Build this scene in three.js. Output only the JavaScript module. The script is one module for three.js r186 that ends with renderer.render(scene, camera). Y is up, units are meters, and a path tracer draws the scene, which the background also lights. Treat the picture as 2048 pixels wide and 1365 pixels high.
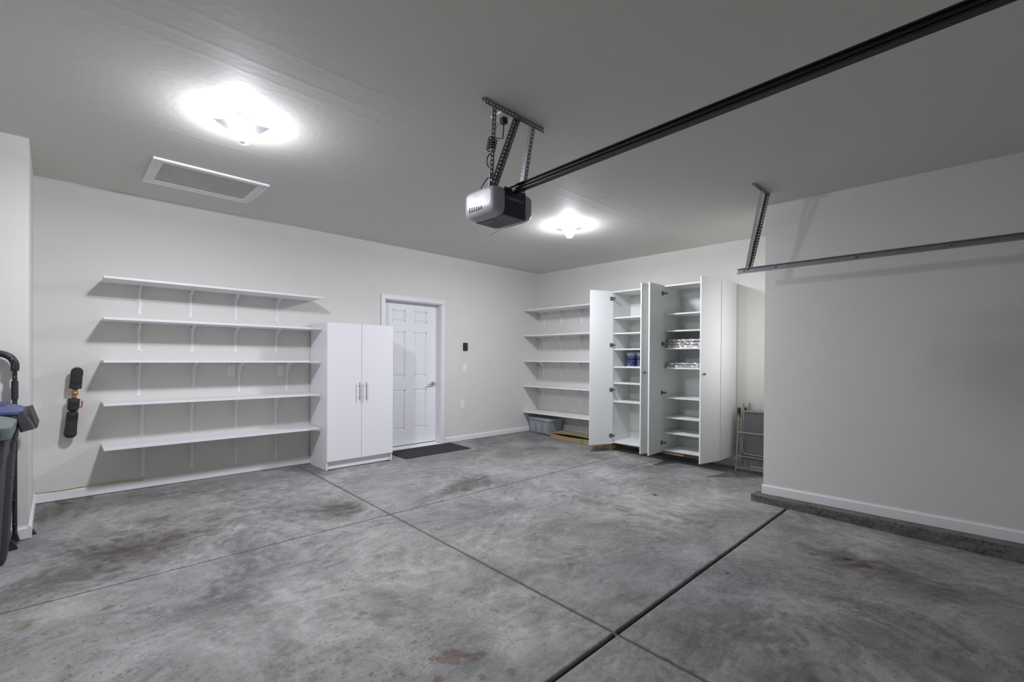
import * as THREE from 'three';
import { RoundedBoxGeometry } from 'three/addons/geometries/RoundedBoxGeometry.js';
import { mergeGeometries } from 'three/addons/utils/BufferGeometryUtils.js';
import { FontLoader } from 'three/addons/loaders/FontLoader.js';
import { RectAreaLightUniformsLib } from 'three/addons/lights/RectAreaLightUniformsLib.js';
import { TextGeometry } from 'three/addons/geometries/TextGeometry.js';

// ---------------------------------------------------------------- camera, light, exposure
// world: far corner of the garage at the origin, left wall x = 0, back wall z = 0, y up, metres
const scene = new THREE.Scene();
scene.background = new THREE.Color(0x000000);
const camera = new THREE.PerspectiveCamera(2 * Math.atan(682.5 / 930.4) * 180 / Math.PI, 2048 / 1365, 0.05, 60);
camera.rotation.order = 'YXZ';
camera.position.set(5.6, 1.2533, 6.1462);
camera.rotation.set(-0.005677, 0.795684, 0.006216);
camera.setViewOffset(2048, 1365, 0, -41.74, 2048, 1365);
const renderer = new THREE.WebGLRenderer({ antialias: true });
renderer.toneMapping = THREE.LinearToneMapping;
renderer.toneMappingExposure = 0.060;
renderer.shadowMap.enabled = true;
RectAreaLightUniformsLib.init();
const LAMP_POWER = 64;                        // candela of the two bulbs of each ceiling light, what leaves above and beside the shade
const SHADE_GLOW = 5900;                      // luminance of the lit glass shade seen from below
const WINDOW_GLOW = 36;                       // dull daylight at the niche window
const LAMP_COLOUR = new THREE.Color().setRGB(0.935, 0.946, 1.05);

// ---------------------------------------------------------------- numbers shared by everything
const H = 2.771;                              // ceiling height
const ROOM_X = 6.75, ROOM_Z = 7.1;
const SLOPE = 0.0285;
const fl = x => 0.006 - SLOPE * x;            // the slab falls towards the garage door
const R = d => d * Math.PI / 180;

let seed = 1234567;
function rnd() { seed = (seed * 1664525 + 1013904223) >>> 0; return seed / 4294967296; }
const NG = 256, lattice = new Float32Array(NG * NG);
for (let i = 0; i < NG * NG; i++) lattice[i] = rnd();
function noise(x, y) {
  const xi = Math.floor(x), yi = Math.floor(y);
  let fx = x - xi, fy = y - yi;
  fx = fx * fx * (3 - 2 * fx); fy = fy * fy * (3 - 2 * fy);
  const a = xi & 255, b = (xi + 1) & 255, c = (yi & 255) << 8, d = ((yi + 1) & 255) << 8;
  const p = lattice[c + a], q = lattice[c + b], r = lattice[d + a], s = lattice[d + b];
  return p + (q - p) * fx + (r - p + (p - q - r + s) * fx) * fy;
}
const clamp = (v, a, b) => v < a ? a : v > b ? b : v;
const smooth = (a, b, v) => { const t = clamp((v - a) / (b - a), 0, 1); return t * t * (3 - 2 * t); };
const toSRGB = c => c <= 0.0031308 ? c * 12.92 : 1.055 * Math.pow(c, 1 / 2.4) - 0.055;

function texture(w, h, fn, srgb = true, repeat = null) {
  const data = new Uint8Array(w * h * 4), out = [0, 0, 0];
  for (let j = 0; j < h; j++) for (let i = 0; i < w; i++) {
    fn((i + 0.5) / w, (j + 0.5) / h, out);
    const k = (j * w + i) * 4;
    for (let c = 0; c < 3; c++) data[k + c] = clamp(Math.round((srgb ? toSRGB(clamp(out[c], 0, 1)) : out[c]) * 255), 0, 255);
    data[k + 3] = 255;
  }
  const t = new THREE.DataTexture(data, w, h, THREE.RGBAFormat);
  t.magFilter = THREE.LinearFilter; t.minFilter = THREE.LinearMipmapLinearFilter; t.generateMipmaps = true;
  t.wrapS = t.wrapT = THREE.RepeatWrapping;
  if (srgb) t.colorSpace = THREE.SRGBColorSpace;
  if (repeat) t.repeat.set(repeat[0], repeat[1]);
  t.needsUpdate = true;
  return t;
}
// noise that tiles: n cells across
function tileNoise(u, v, n, o) {
  const x = u * n, y = v * n, xi = Math.floor(x), yi = Math.floor(y);
  let fx = x - xi, fy = y - yi; fx = fx * fx * (3 - 2 * fx); fy = fy * fy * (3 - 2 * fy);
  const L = (i, j) => lattice[((((j % n + n) % n) + o) & 255) * 256 + ((((i % n + n) % n) + o * 7) & 255)];
  const p = L(xi, yi), q = L(xi + 1, yi), r = L(xi, yi + 1), s = L(xi + 1, yi + 1);
  return p + (q - p) * fx + (r - p + (p - q - r + s) * fx) * fy;
}

// ---------------------------------------------------------------- geometry helpers
function boxUV(g) {                            // uv in metres by the main axis of each face
  const n = g.index ? g.toNonIndexed() : g;
  const p = n.attributes.position, uv = new Float32Array(p.count * 2);
  const a = new THREE.Vector3(), b = new THREE.Vector3(), c = new THREE.Vector3();
  for (let i = 0; i < p.count; i += 3) {
    a.fromBufferAttribute(p, i); b.fromBufferAttribute(p, i + 1).sub(a); c.fromBufferAttribute(p, i + 2).sub(a);
    b.cross(c); const x = Math.abs(b.x), y = Math.abs(b.y), z = Math.abs(b.z);
    for (let k = 0; k < 3; k++) {
      a.fromBufferAttribute(p, i + k);
      const u = x >= y && x >= z ? [a.z, a.y] : y >= z ? [a.x, a.z] : [a.x, a.y];
      uv[(i + k) * 2] = u[0]; uv[(i + k) * 2 + 1] = u[1];
    }
  }
  n.setAttribute('uv', new THREE.BufferAttribute(uv, 2));
  if (!n.attributes.normal) n.computeVertexNormals();
  for (const k of Object.keys(n.attributes)) if (!['position', 'normal', 'uv'].includes(k)) n.deleteAttribute(k);
  return n;
}
function join(list) { const g = list.map(boxUV); return g.length === 1 ? g[0] : mergeGeometries(g, false); }
// box from min/max corners, with a small chamfer when r > 0
function bx(x0, x1, y0, y1, z0, z1, r = 0) {
  const w = Math.abs(x1 - x0), h = Math.abs(y1 - y0), d = Math.abs(z1 - z0);
  const g = r > 0 ? new RoundedBoxGeometry(w, h, d, 1, Math.min(r, w / 2.01, h / 2.01, d / 2.01)) : new THREE.BoxGeometry(w, h, d);
  return g.translate((x0 + x1) / 2, (y0 + y1) / 2, (z0 + z1) / 2);
}
// place by axes; the winding is turned round when the axes are left-handed
function basis(g, X, Y, Z, P) {
  g.applyMatrix4(new THREE.Matrix4().makeBasis(X, Y, Z).setPosition(P ?? V(0, 0, 0)));
  if (X.clone().cross(Y).dot(Z) > 0) return g;
  const n = g.index ? g.toNonIndexed() : g;
  for (const a of Object.values(n.attributes)) for (let i = 0; i < a.count; i += 3) for (let k = 0; k < a.itemSize; k++) {
    const p = (i + 1) * a.itemSize + k, q = (i + 2) * a.itemSize + k, t = a.array[p]; a.array[p] = a.array[q]; a.array[q] = t;
  }
  return n;
}
const V = (x, y, z) => new THREE.Vector3(x, y, z);
function tube(pts, r, seg = 24, rad = 8, smoothCurve = true) {
  const v = pts.map(p => V(...p));
  let c;
  if (smoothCurve) c = new THREE.CatmullRomCurve3(v, false, 'centripetal');
  else { c = new THREE.CurvePath(); for (let i = 0; i + 1 < v.length; i++) c.add(new THREE.LineCurve3(v[i], v[i + 1])); }
  return capTube(c, r, seg, rad);
}
function capTube(c, r, seg, rad) {
  const t = new THREE.TubeGeometry(c, seg, r, rad, false);
  const out = [t];
  for (const e of [0, 1]) {
    const p = c.getPointAt(e), d = c.getTangentAt(e).multiplyScalar(e ? 1 : -1);
    const disc = new THREE.CircleGeometry(r, rad);
    disc.applyQuaternion(new THREE.Quaternion().setFromUnitVectors(V(0, 0, 1), d)); disc.translate(p.x, p.y, p.z);
    out.push(disc);
  }
  return join(out);
}
function rod(a, b, r, rad = 10) {
  const A = V(...a), B = V(...b), d = B.clone().sub(A), len = d.length();
  const g = new THREE.CylinderGeometry(r, r, len, rad);
  g.applyQuaternion(new THREE.Quaternion().setFromUnitVectors(V(0, 1, 0), d.normalize()));
  return g.translate((A.x + B.x) / 2, (A.y + B.y) / 2, (A.z + B.z) / 2);
}
function lathe(pts, seg = 28) { return new THREE.LatheGeometry(pts.map(p => new THREE.Vector2(p[0], p[1])), seg); }
// perforated steel strip: from A to B, width w along axis 'side', thickness t
function strip(A, B, side, w, t, pitch = 0.0254, hole = 0.005, margin = 0.012) {
  const a = V(...A), b = V(...B), len = a.distanceTo(b);
  const s = new THREE.Shape(); s.moveTo(0, 0); s.lineTo(len, 0); s.lineTo(len, w); s.lineTo(0, w); s.closePath();
  for (let u = margin; u < len - margin * 0.7; u += pitch) {
    const h = new THREE.Path(); h.absellipse(u, w / 2, hole, hole, 0, Math.PI * 2, true); s.holes.push(h);
  }
  const g = new THREE.ExtrudeGeometry(s, { depth: t, bevelEnabled: false, curveSegments: 4 });
  const X = b.clone().sub(a).normalize(), Sd = V(...side); Sd.addScaledVector(X, -Sd.dot(X)).normalize();
  const N = X.clone().cross(Sd);
  g.applyMatrix4(new THREE.Matrix4().makeBasis(X, Sd, N).setPosition(a));
  return g;
}
const angleIron = (A, B, s1, s2, w, t = 0.0022) => [strip(A, B, s1, w, t), strip(A, B, s2, w, t)];

// ---------------------------------------------------------------- naming helpers
const used = {};
function numbered(n) { const k = used[n] = (used[n] ?? -1) + 1; return k ? `${n}_${String(k).padStart(3, '0')}` : n; }
function shadows(o) { o.castShadow = o.receiveShadow = true; return o; }
function describe(o, label, category, group, kind) {
  o.userData.label = label; o.userData.category = category;
  if (group) o.userData.group = group;
  if (kind) o.userData.kind = kind;
  return o;
}
function mesh(name, geos, mat, parent = scene) {
  const m = shadows(new THREE.Mesh(join(Array.isArray(geos) ? geos : [geos]), mat));
  m.name = parent === scene ? numbered(name) : name; parent.add(m); return m;
}
function shared(name, geometry, mat, parent) {       // a repeat that shares its geometry
  const m = shadows(new THREE.Mesh(geometry, mat)); m.name = name; parent.add(m); return m;
}
function thing(name, label, category, pos = [0, 0, 0], turn = 0, group, kind) {
  const g = new THREE.Group(); g.name = numbered(name); g.position.set(...pos); g.rotation.y = turn;
  scene.add(g); return describe(g, label, category, group, kind);
}
function structure(name, geos, mat, label, category) { return describe(mesh(name, geos, mat), label, category, null, 'structure'); }

// ---------------------------------------------------------------- materials
const lin = (r, g, b) => new THREE.Color().setRGB(r, g, b);
const std = (c, roughness, extra = {}) => new THREE.MeshStandardMaterial({ color: c, roughness, metalness: 0, ...extra });
const paintGrain = texture(512, 512, (u, v, o) => {   // tile of 1 m: rolled paint, fine speckle
  const n = 0.96 + 0.03 * tileNoise(u, v, 6, 3) + 0.02 * tileNoise(u, v, 41, 9) + 0.02 * tileNoise(u, v, 170, 15);
  o[0] = o[1] = o[2] = n;
});
const peel = texture(512, 512, (u, v, o) => { o[0] = o[1] = o[2] = 0.5 * tileNoise(u, v, 90, 5) + 0.3 * tileNoise(u, v, 180, 25) + 0.2 * tileNoise(u, v, 37, 55); }, false);
// long faint drywall seams of the ceiling, one tile = 2.44 m
const seams = texture(1024, 512, (u, v, o) => {
  const w = 0.006 * (noise(v * 9, 3) - 0.5);
  let h = 0.35 * tileNoise(u, v, 120, 5);
  for (const s of [0.16, 0.21, 0.29, 0.72]) { const d = (u - s - w) / 0.008; h += 0.65 * Math.exp(-d * d) * (0.4 + 0.6 * noise(v * 5, s * 90)); }
  o[0] = o[1] = o[2] = clamp(h, 0, 1);
}, false, [1 / 2.44, 1 / 2.44]);
const M = {
  wall: std(lin(0.735, 0.722, 0.680), 0.62, { map: paintGrain, bumpMap: peel, bumpScale: 0.0003 }),
  ceiling: std(lin(0.685, 0.673, 0.632), 0.7, { map: paintGrain, bumpMap: seams, bumpScale: 0.0006 }),
  trim: std(lin(0.85, 0.85, 0.86), 0.4),
  door: std(lin(0.87, 0.875, 0.89), 0.42, { bumpMap: peel, bumpScale: 0.0002 }),
  melamine: std(lin(0.90, 0.90, 0.91), 0.38, { bumpMap: peel, bumpScale: 0.0001 }),
  cabinetWhite: std(lin(0.79, 0.812, 0.785), 0.4, { bumpMap: peel, bumpScale: 0.0001 }),
  bracket: std(lin(0.90, 0.90, 0.91), 0.35),
  screw: std(lin(0.09, 0.09, 0.09), 0.4, { metalness: 0.8 }),
  chrome: std(lin(0.62, 0.62, 0.64), 0.22, { metalness: 1 }),
  hinge: std(lin(0.25, 0.25, 0.24), 0.4, { metalness: 0.9 }),
  plate: std(lin(0.88, 0.88, 0.87), 0.35),
  slot: std(lin(0.05, 0.05, 0.05), 0.6),
  blackPlastic: std(lin(0.015, 0.015, 0.017), 0.45),
  softBlack: std(lin(0.03, 0.03, 0.033), 0.8, { bumpMap: peel, bumpScale: 0.0008 }),
  redPlastic: std(lin(0.30, 0.02, 0.03), 0.4),
  brass: std(lin(0.42, 0.23, 0.10), 0.35, { metalness: 0.9 }),
  galvanised: std(lin(0.30, 0.31, 0.33), 0.45, { metalness: 0.7, map: texture(256, 256, (u, v, o) => {
    const n = 0.75 + 0.35 * tileNoise(u, v, 23, 4) * tileNoise(u, v, 61, 12) + 0.1 * tileNoise(u, v, 11, 40); o[0] = o[1] = o[2] = n; }, true, [4, 4]) }),
  railBlack: std(lin(0.006, 0.006, 0.008), 0.5),
  navy: std(lin(0.016, 0.02, 0.042), 0.42),
  navyUnder: std(lin(0.07, 0.08, 0.12), 0.5),
  lens: new THREE.MeshPhysicalMaterial({ color: lin(0.38, 0.38, 0.395), roughness: 0.42, clearcoat: 0.12, clearcoatRoughness: 0.3 }),
  letter: std(lin(0.32, 0.34, 0.40), 0.4),
  mat: std(lin(0.028, 0.028, 0.03), 0.95),
  jointDark: std(lin(0.045, 0.033, 0.026), 0.95),
  wood: std(lin(0.34, 0.24, 0.14), 0.7),
  tape: std(lin(0.10, 0.30, 0.06), 0.5),
  greyFabric: std(lin(0.16, 0.16, 0.165), 0.9, { bumpMap: peel, bumpScale: 0.001 }),
  taupeTube: std(lin(0.33, 0.31, 0.28), 0.4, { metalness: 0.2 }),
  binBlack: std(lin(0.03, 0.03, 0.036), 0.55, { bumpMap: peel, bumpScale: 0.0008 }),
  binBlue: std(lin(0.075, 0.09, 0.19), 0.5),
  binGreen: std(lin(0.11, 0.14, 0.125), 0.5),
  binGrey: std(lin(0.055, 0.055, 0.06), 0.6),
  doorInside: std(lin(0.48, 0.48, 0.475), 0.55),
  caulk: std(lin(0.62, 0.57, 0.38), 0.8),
};

// ---------------------------------------------------------------- concrete
const stains = [   // x, z, half length in x, half length in z, turn, strength, brownness : oil and tyre marks seen on the floor
  [1.66, 5.84, 0.34, 0.44, 0.10, 0.74, 0.5], [1.48, 5.60, 0.22, 0.45, 0.05, 0.34, 0.6], [1.72, 4.37, 0.24, 0.24, 0.0, 0.74, 0.45], [1.82, 3.10, 0.20, 0.32, -0.15, 0.70, 0.65], [1.95, 3.52, 0.12, 0.36, -0.1, 0.48, 0.5],
  [4.93, 2.17, 0.36, 0.17, 0.12, 0.76, 0.7], [5.22, 2.32, 0.42, 0.17, 0.2, 0.40, 0.6], [3.35, 1.75, 0.30, 0.22, 0, 0.25, 0.9], [3.05, 2.55, 0.34, 0.20, 0.2, 0.26, 0.9],
  [4.75, 3.55, 0.34, 0.20, 0.3, 0.45, 0.3], [5.0, 3.85, 0.30, 0.24, 0.3, 0.42, 0.25], [4.72, 4.42, 0.22, 0.16, 0, 0.55, 0.05], [4.15, 3.75, 0.14, 0.10, 0.4, 0.35, 0.1], [0.35, 5.5, 0.35, 0.6, 0, 0.28, 0.2],
  [0.25, 6.0, 0.30, 0.4, 0, 0.30, 0.4], [2.75, 5.55, 0.24, 0.30, 0.4, 0.22, 0.3], [3.3, 4.85, 0.2, 0.14, 0.3, 0.25, 0.3], [2.45, 3.4, 0.22, 0.5, 0.4, 0.26, 0.3], [5.4, 3.2, 0.5, 0.4, 0.2, 0.30, 0.4],
  [0.45, 1.6, 0.3, 0.5, 0, 0.18, 0.3], [2.95, 1.45, 0.10, 0.3, 0.2, 0.3, 0.7], [5.0, 5.2, 0.4, 0.4, 0, 0.3, 0.2],
];
const spots = [    // rust and leaf marks: x, z, radius, kind 0 rust / 1 olive / 2 black
  [3.91, 4.87, 0.050, 0], [3.96, 4.80, 0.030, 0], [3.86, 4.93, 0.018, 0], [3.98, 4.74, 0.020, 0], [3.98, 4.99, 0.024, 0], [4.05, 5.06, 0.030, 0], [4.09, 4.84, 0.02, 0], [3.70, 4.93, 0.016, 0], [4.15, 4.72, 0.022, 0],
  [2.39, 5.95, 0.028, 0], [2.42, 5.90, 0.014, 0], [3.80, 4.20, 0.016, 0], [4.22, 4.92, 0.022, 1], [2.75, 4.62, 0.035, 1], [2.62, 4.03, 0.03, 1], [2.97, 5.35, 0.035, 1], [4.93, 2.19, 0.024, 2], [5.07, 2.23, 0.018, 2],
  [0.10, 6.10, 0.05, 0], [0.06, 5.95, 0.03, 0], [2.31, 6.28, 0.05, 1], [3.32, 5.0, 0.03, 0], [2.95, 4.87, 0.02, 1], [3.3, 1.9, 0.03, 2], [4.44, 3.05, 0.02, 2],
];
const arcs = [];
for (let i = 0; i < 9; i++) arcs.push([rnd() * 7, rnd() * 7, rnd() * 90, rnd() * 90]);
const swirls = [[2.72, 5.36, 0.42], [2.55, 4.6, 0.34], [3.0, 5.0, 0.55]];     // round marks of the power trowel
function concrete(x, z, o) {
  const big = noise(x * 0.55 + 11, z * 0.55 + 5), mid = noise(x * 1.9 + 3, z * 1.9 + 40), m2 = noise(x * 4.7 + 31, z * 4.7 + 9);
  const ax = noise(x * 1.6 + 70, z * 1.6 + 2) - 0.5, az = noise(x * 1.6 + 12, z * 1.6 + 91) - 0.5;
  const bx_ = noise(x * 6.5 + 4, z * 6.5 + 60) - 0.5, bz_ = noise(x * 6.5 + 44, z * 6.5 + 8) - 0.5;
  const wx = x + 0.30 * ax + 0.07 * bx_, wz = z + 0.30 * az + 0.07 * bz_;
  let streak = 0, tot = 0, fleck = 0;
  for (let i = 0; i < 9; i += 2) {              // trowel strokes: arcs about far centres, each in its own patches
    const k = arcs[i], m = smooth(0.36, 0.62, noise(x * 0.9 + k[2], z * 0.9 + k[3])), dx = wx - k[0] * 1.6 + 2, dz = wz - k[1] * 1.6 + 2;
    if (m < 0.01) continue;
    const r = Math.sqrt(dx * dx + dz * dz), th = Math.atan2(dz, dx) * r;
    const f = noise(r * 44 + k[3], th * 9.5);
    streak += m * (noise(r * 15 + k[2], th * 4.2) * 0.30 + f * 0.40 + noise(r * 120, th * 26 + k[3]) * 0.30 - 0.5); tot += m;
    fleck += m * (smooth(0.70, 0.84, f) - 0.9 * smooth(0.70, 0.84, 1 - f));
  }
  streak /= 0.5 + tot; fleck /= 0.5 + tot;
  const g1 = noise(wx * 19, wz * 19), g2 = noise(x * 55 + 5, z * 55), g3 = noise(x * 150, z * 150 + 9), g4 = noise(x * 380, z * 380);
  const cloud = 0.55 * noise(wx * 3.1 + 6, wz * 3.1 + 77) + 0.30 * noise(wx * 8.3 + 50, wz * 8.3 + 33) + 0.15 * g1;
  const vein = 1 - Math.abs(2 * noise(wx * 5.2 + 14, wz * 5.2 + 28) - 1);                 // pale cream skin with torn edges
  let v = 0.46 + 0.08 * (big - 0.5) + 0.12 * (mid - 0.5) + 0.38 * (cloud - 0.5) + 0.26 * streak + 0.07 * fleck + 0.10 * (g1 - 0.5) + 0.11 * (g2 - 0.5) + 0.12 * (g3 - 0.5) + 0.08 * (g4 - 0.5);
  v += 0.055 * smooth(0.90, 0.97, vein) * smooth(0.35, 0.6, g1);
  const pit = smooth(0.82, 0.90, noise(x * 85 + 40, z * 85 + 71)) * smooth(0.4, 0.6, noise(x * 2.7 + 8, z * 2.7));
  v *= 1 - 0.38 * pit;
  // worn dark blotches with ragged edges
  const blot = smooth(0.56, 0.68, noise(wx * 2.7 + 17, wz * 2.7 + 23) * 0.62 + m2 * 0.13 + g1 * 0.25);
  v *= 1 - 0.20 * blot;
  const pale = smooth(0.56, 0.72, noise(wx * 1.4 + 51, wz * 1.4 + 83) * 0.62 + g1 * 0.22 + m2 * 0.16);
  v *= 1 + 0.14 * pale;
  for (const s of swirls) {
    const d = Math.hypot(x - s[0], z - s[1]), e = Math.abs(d - s[2] - 0.02 * (mid - 0.5));
    if (e < 0.02) v *= 1 - 0.12 * (1 - e / 0.02) * smooth(0.45, 0.6, noise(x * 2 + s[2] * 80, z * 2));
  }
  // hairline scratches
  const sc = Math.abs(noise(wx * 2.3 + 90, wz * 2.3 + 60) - 0.5);
  if (sc < 0.006) v *= 1 - 0.2 * (1 - sc / 0.006) * smooth(0.5, 0.7, noise(x * 1.1 + 7, z * 1.1 + 99));
  let r = v * 1.0, g = v * 0.988, b = v * 0.95;
  const warm = noise(x * 0.9 + 60, z * 0.9 + 44) - 0.5;
  r *= 1 + 0.07 * warm; b *= 1 - 0.07 * warm;
  for (const s of stains) {
    const dx0 = x - s[0], dz0 = z - s[1]; if (Math.abs(dx0) > 1.4 || Math.abs(dz0) > 1.4) continue;
    const c = Math.cos(s[4]), n = Math.sin(s[4]), dx = (dx0 * c + dz0 * n) / s[2], dz = (-dx0 * n + dz0 * c) / s[3];
    const q = Math.sqrt(dx * dx + dz * dz) + 0.35 * (m2 - 0.5) + 0.3 * (mid - 0.5) + 0.45 * (g1 - 0.5) + 0.25 * (g2 - 0.5);
    const a = s[5] * (1 - smooth(0.15, 1.35, q)) * (0.84 + 0.35 * (g2 - 0.5) - 0.25 * fleck - 0.6 * streak);
    r *= 1 - a * (1 - 0.10 * s[6]); g *= 1 - a; b *= 1 - a * (1 + 0.12 * s[6]);
  }
  for (const s of spots) {
    const dx = x - s[0], dz = z - s[1]; if (Math.abs(dx) > 0.2 || Math.abs(dz) > 0.2) continue;
    const q = Math.sqrt(dx * dx + dz * dz) / s[2] + 0.9 * (g1 - 0.5) + 0.5 * (g2 - 0.5), a = 1 - smooth(0.75, 1.1, q);
    if (s[3] === 0) { r *= 1 - 0.26 * a; g *= 1 - 0.40 * a; b *= 1 - 0.48 * a; }
    else if (s[3] === 1) { r *= 1 - 0.20 * a; g *= 1 - 0.21 * a; b *= 1 - 0.32 * a; }
    else { r *= 1 - 0.75 * a; g *= 1 - 0.75 * a; b *= 1 - 0.75 * a; }
  }
  const k = 0.545, lo = 0.018; o[0] = Math.max(r * k, lo); o[1] = Math.max(g * k, lo); o[2] = Math.max(b * k, lo);
}
const concreteBump = texture(512, 512, (u, v, o) => { o[0] = o[1] = o[2] = 0.45 * tileNoise(u, v, 12, 8) + 0.35 * tileNoise(u, v, 50, 3) + 0.2 * tileNoise(u, v, 160, 31); }, false, [2, 2]);
const kerbMap = texture(1024, 256, (u, v, o) => {      // rough cast concrete with pits, tile 2 m x 0.5 m
  const n = tileNoise(u, v, 24, 2), f = tileNoise(u * 4, v, 40, 7), p = smooth(0.80, 0.9, tileNoise(u * 4, v, 22, 19));
  const a = (0.13 + 0.08 * (n - 0.5) + 0.08 * (f - 0.5)) * (1 - 0.3 * p); o[0] = a * 1.03; o[1] = a; o[2] = a * 0.92;
}, true, [0.5, 2]);
M.kerb = std(0xffffff, 0.95, { map: kerbMap, bumpMap: kerbMap, bumpScale: 0.002 });
M.groove = std(lin(0.10, 0.097, 0.09), 0.95, { bumpMap: concreteBump, bumpScale: 0.002 });

// one cast slab with tooled round edges, its uv over its own texture
function slabGeometry(x0, x1, z0, z1) {
  const rings = [[0.011, 0], [0.006, -0.0012], [0.002, -0.0042], [0, -0.010], [0, -0.06]], pos = [], uv = [];
  const P = (k, c) => {
    const [i, dy] = rings[k], x = c === 0 || c === 3 ? x0 + i : x1 - i, z = c < 2 ? z0 + i : z1 - i;
    return [x, fl(x) + dy, z];
  };
  const put = p => { pos.push(...p); uv.push((p[0] - x0) / (x1 - x0), (p[2] - z0) / (z1 - z0)); };
  const quad = (a, b, c, d) => { for (const p of [a, b, c, a, c, d]) put(p); };
  quad(P(0, 3), P(0, 2), P(0, 1), P(0, 0));
  for (let k = 0; k + 1 < rings.length; k++) for (let c = 0; c < 4; c++) { const e = (c + 1) % 4; quad(P(k, c), P(k, e), P(k + 1, e), P(k + 1, c)); }
  quad(P(4, 0), P(4, 1), P(4, 2), P(4, 3));
  const g = new THREE.BufferGeometry();
  g.setAttribute('position', new THREE.Float32BufferAttribute(pos, 3));
  g.setAttribute('uv', new THREE.Float32BufferAttribute(uv, 2));
  g.computeVertexNormals(); return g;
}
function slopedBox(x0, x1, z0, z1, top, depth) {
  const g = new THREE.BoxGeometry(x1 - x0, depth, z1 - z0).translate((x0 + x1) / 2, top - depth / 2, (z0 + z1) / 2), p = g.attributes.position;
  for (let i = 0; i < p.count; i++) p.setY(i, p.getY(i) + fl(p.getX(i)));
  g.computeVertexNormals(); return g;
}
{
  const floor = new THREE.Group(); floor.name = 'floor'; scene.add(floor);
  describe(floor, 'worn grey concrete garage floor with stains and tooled joints', 'floor', null, 'structure');
  const xs = [[-0.12, 2.098], [2.112, 4.300], [4.322, ROOM_X]], zs = [[-0.02, 1.300], [1.312, 4.135], [4.149, ROOM_Z]];
  const res = [[0.0034, 0.0024, 0.0026], [0.0030, 0.0019, 0.0016], [0.005, 0.0022, 0.0022]];   // metres per texel
  xs.forEach(([x0, x1], i) => zs.forEach(([z0, z1], j) => {
    const w = Math.min(2048, Math.round((x1 - x0) / res[i][j])), h = Math.min(2048, Math.round((z1 - z0) / res[i][j]));
    const t = texture(w, h, (u, v, o) => concrete(x0 + u * (x1 - x0), z0 + v * (z1 - z0), o));
    const b = concreteBump.clone(); b.repeat.set((x1 - x0) * 2, (z1 - z0) * 2); b.needsUpdate = true;
    const m = std(0xffffff, 0.62, { map: t, bumpMap: b, bumpScale: 0.0012 });
    shared('slab', slabGeometry(x0, x1, z0, z1), m, floor);
  }));
  const bed = [slopedBox(2.098, 2.112, -0.02, ROOM_Z, -0.008, 0.05), slopedBox(-0.12, ROOM_X, 1.300, 1.312, -0.007, 0.05), slopedBox(-0.12, ROOM_X, 4.135, 4.149, -0.008, 0.05)];
  mesh('joint_filler', bed, M.groove, floor);
  mesh('joint_filler', slopedBox(4.300, 4.322, -0.02, ROOM_Z, -0.019, 0.04), M.jointDark, floor);
}

// ---------------------------------------------------------------- room shell
const T = 0.16, TOP = H + 0.1, BOT = -0.3;
const D0 = 2.115, D1 = 3.030, DTOP = 2.052;        // house door opening in the left wall (along z)
structure('wall_left', [bx(-T, 0, BOT, TOP, -T, D0), bx(-T, 0, BOT, TOP, D1, ROOM_Z + T), bx(-T, 0, DTOP, TOP, D0, D1)], M.wall, 'long pale greige wall behind the five shelves and the house door', 'wall');
structure('wall_back', bx(0, 4.2, BOT, TOP, -T, 0), M.wall, 'pale far wall behind the open storage cabinets', 'wall');
structure('wall_right', bx(4.068, ROOM_X + T, -0.05, TOP, -T, 1.17), M.wall, 'plain greige wall block on the right above the concrete kerb', 'wall');
structure('wall_corner', bx(0, 0.92, -0.01, TOP, 6.283, ROOM_Z + T), M.wall, 'projecting wall end at the left edge behind the bins', 'wall');
structure('wall_near', bx(0.92, ROOM_X + T, BOT, TOP, ROOM_Z, ROOM_Z + T), M.wall, 'plain side wall opposite the storage cabinets', 'wall');
{ // window in the hidden side of the wall block: its daylight falls on the cabinet side and the niche wall
  const w = thing('window_1', 'small window in the niche beside the folded chairs', 'window', [4.068, 1.55, 0.60], 0, null, 'structure');
  const a = 0.27, b = 0.55;
  mesh('window_frame', [bx(-0.016, -0.0005, -b - 0.055, -b, -a - 0.055, a + 0.055, 0.003), bx(-0.016, -0.0005, b, b + 0.055, -a - 0.055, a + 0.055, 0.003), bx(-0.016, -0.0005, -b, b, -a - 0.055, -a, 0.003), bx(-0.016, -0.0005, -b, b, a, a + 0.055, 0.003), bx(-0.012, -0.0005, -0.015, 0.015, -a, a, 0.003)], M.trim, w);
  mesh('pane', bx(-0.006, -0.0006, -b, b, -a, a), new THREE.MeshStandardMaterial({ color: lin(0.5, 0.5, 0.5), roughness: 0.3, emissive: lin(0.98, 0.97, 1.0), emissiveIntensity: 8 }), w);
  const l = new THREE.RectAreaLight(lin(0.98, 0.97, 1.0), WINDOW_GLOW, 2 * a, 2 * b);
  l.position.set(-0.02, 0, 0); l.rotation.y = Math.PI / 2; l.name = 'window_light'; w.add(l);
}
const GZ0 = 1.68, GZ1 = 6.56, GTOP = 2.14;          // garage door opening behind the camera
structure('wall_front', [bx(ROOM_X, ROOM_X + T, BOT, TOP, 1.17, GZ0), bx(ROOM_X, ROOM_X + T, BOT, TOP, GZ1, ROOM_Z), bx(ROOM_X, ROOM_X + T, GTOP, TOP, GZ0, GZ1)], M.wall, 'wall around the closed garage door', 'wall');
structure('ceiling', bx(-T, ROOM_X + T, H, H + 0.12, -T, ROOM_Z + T), M.ceiling, 'flat painted garage ceiling with two bulb lights', 'ceiling');
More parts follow.
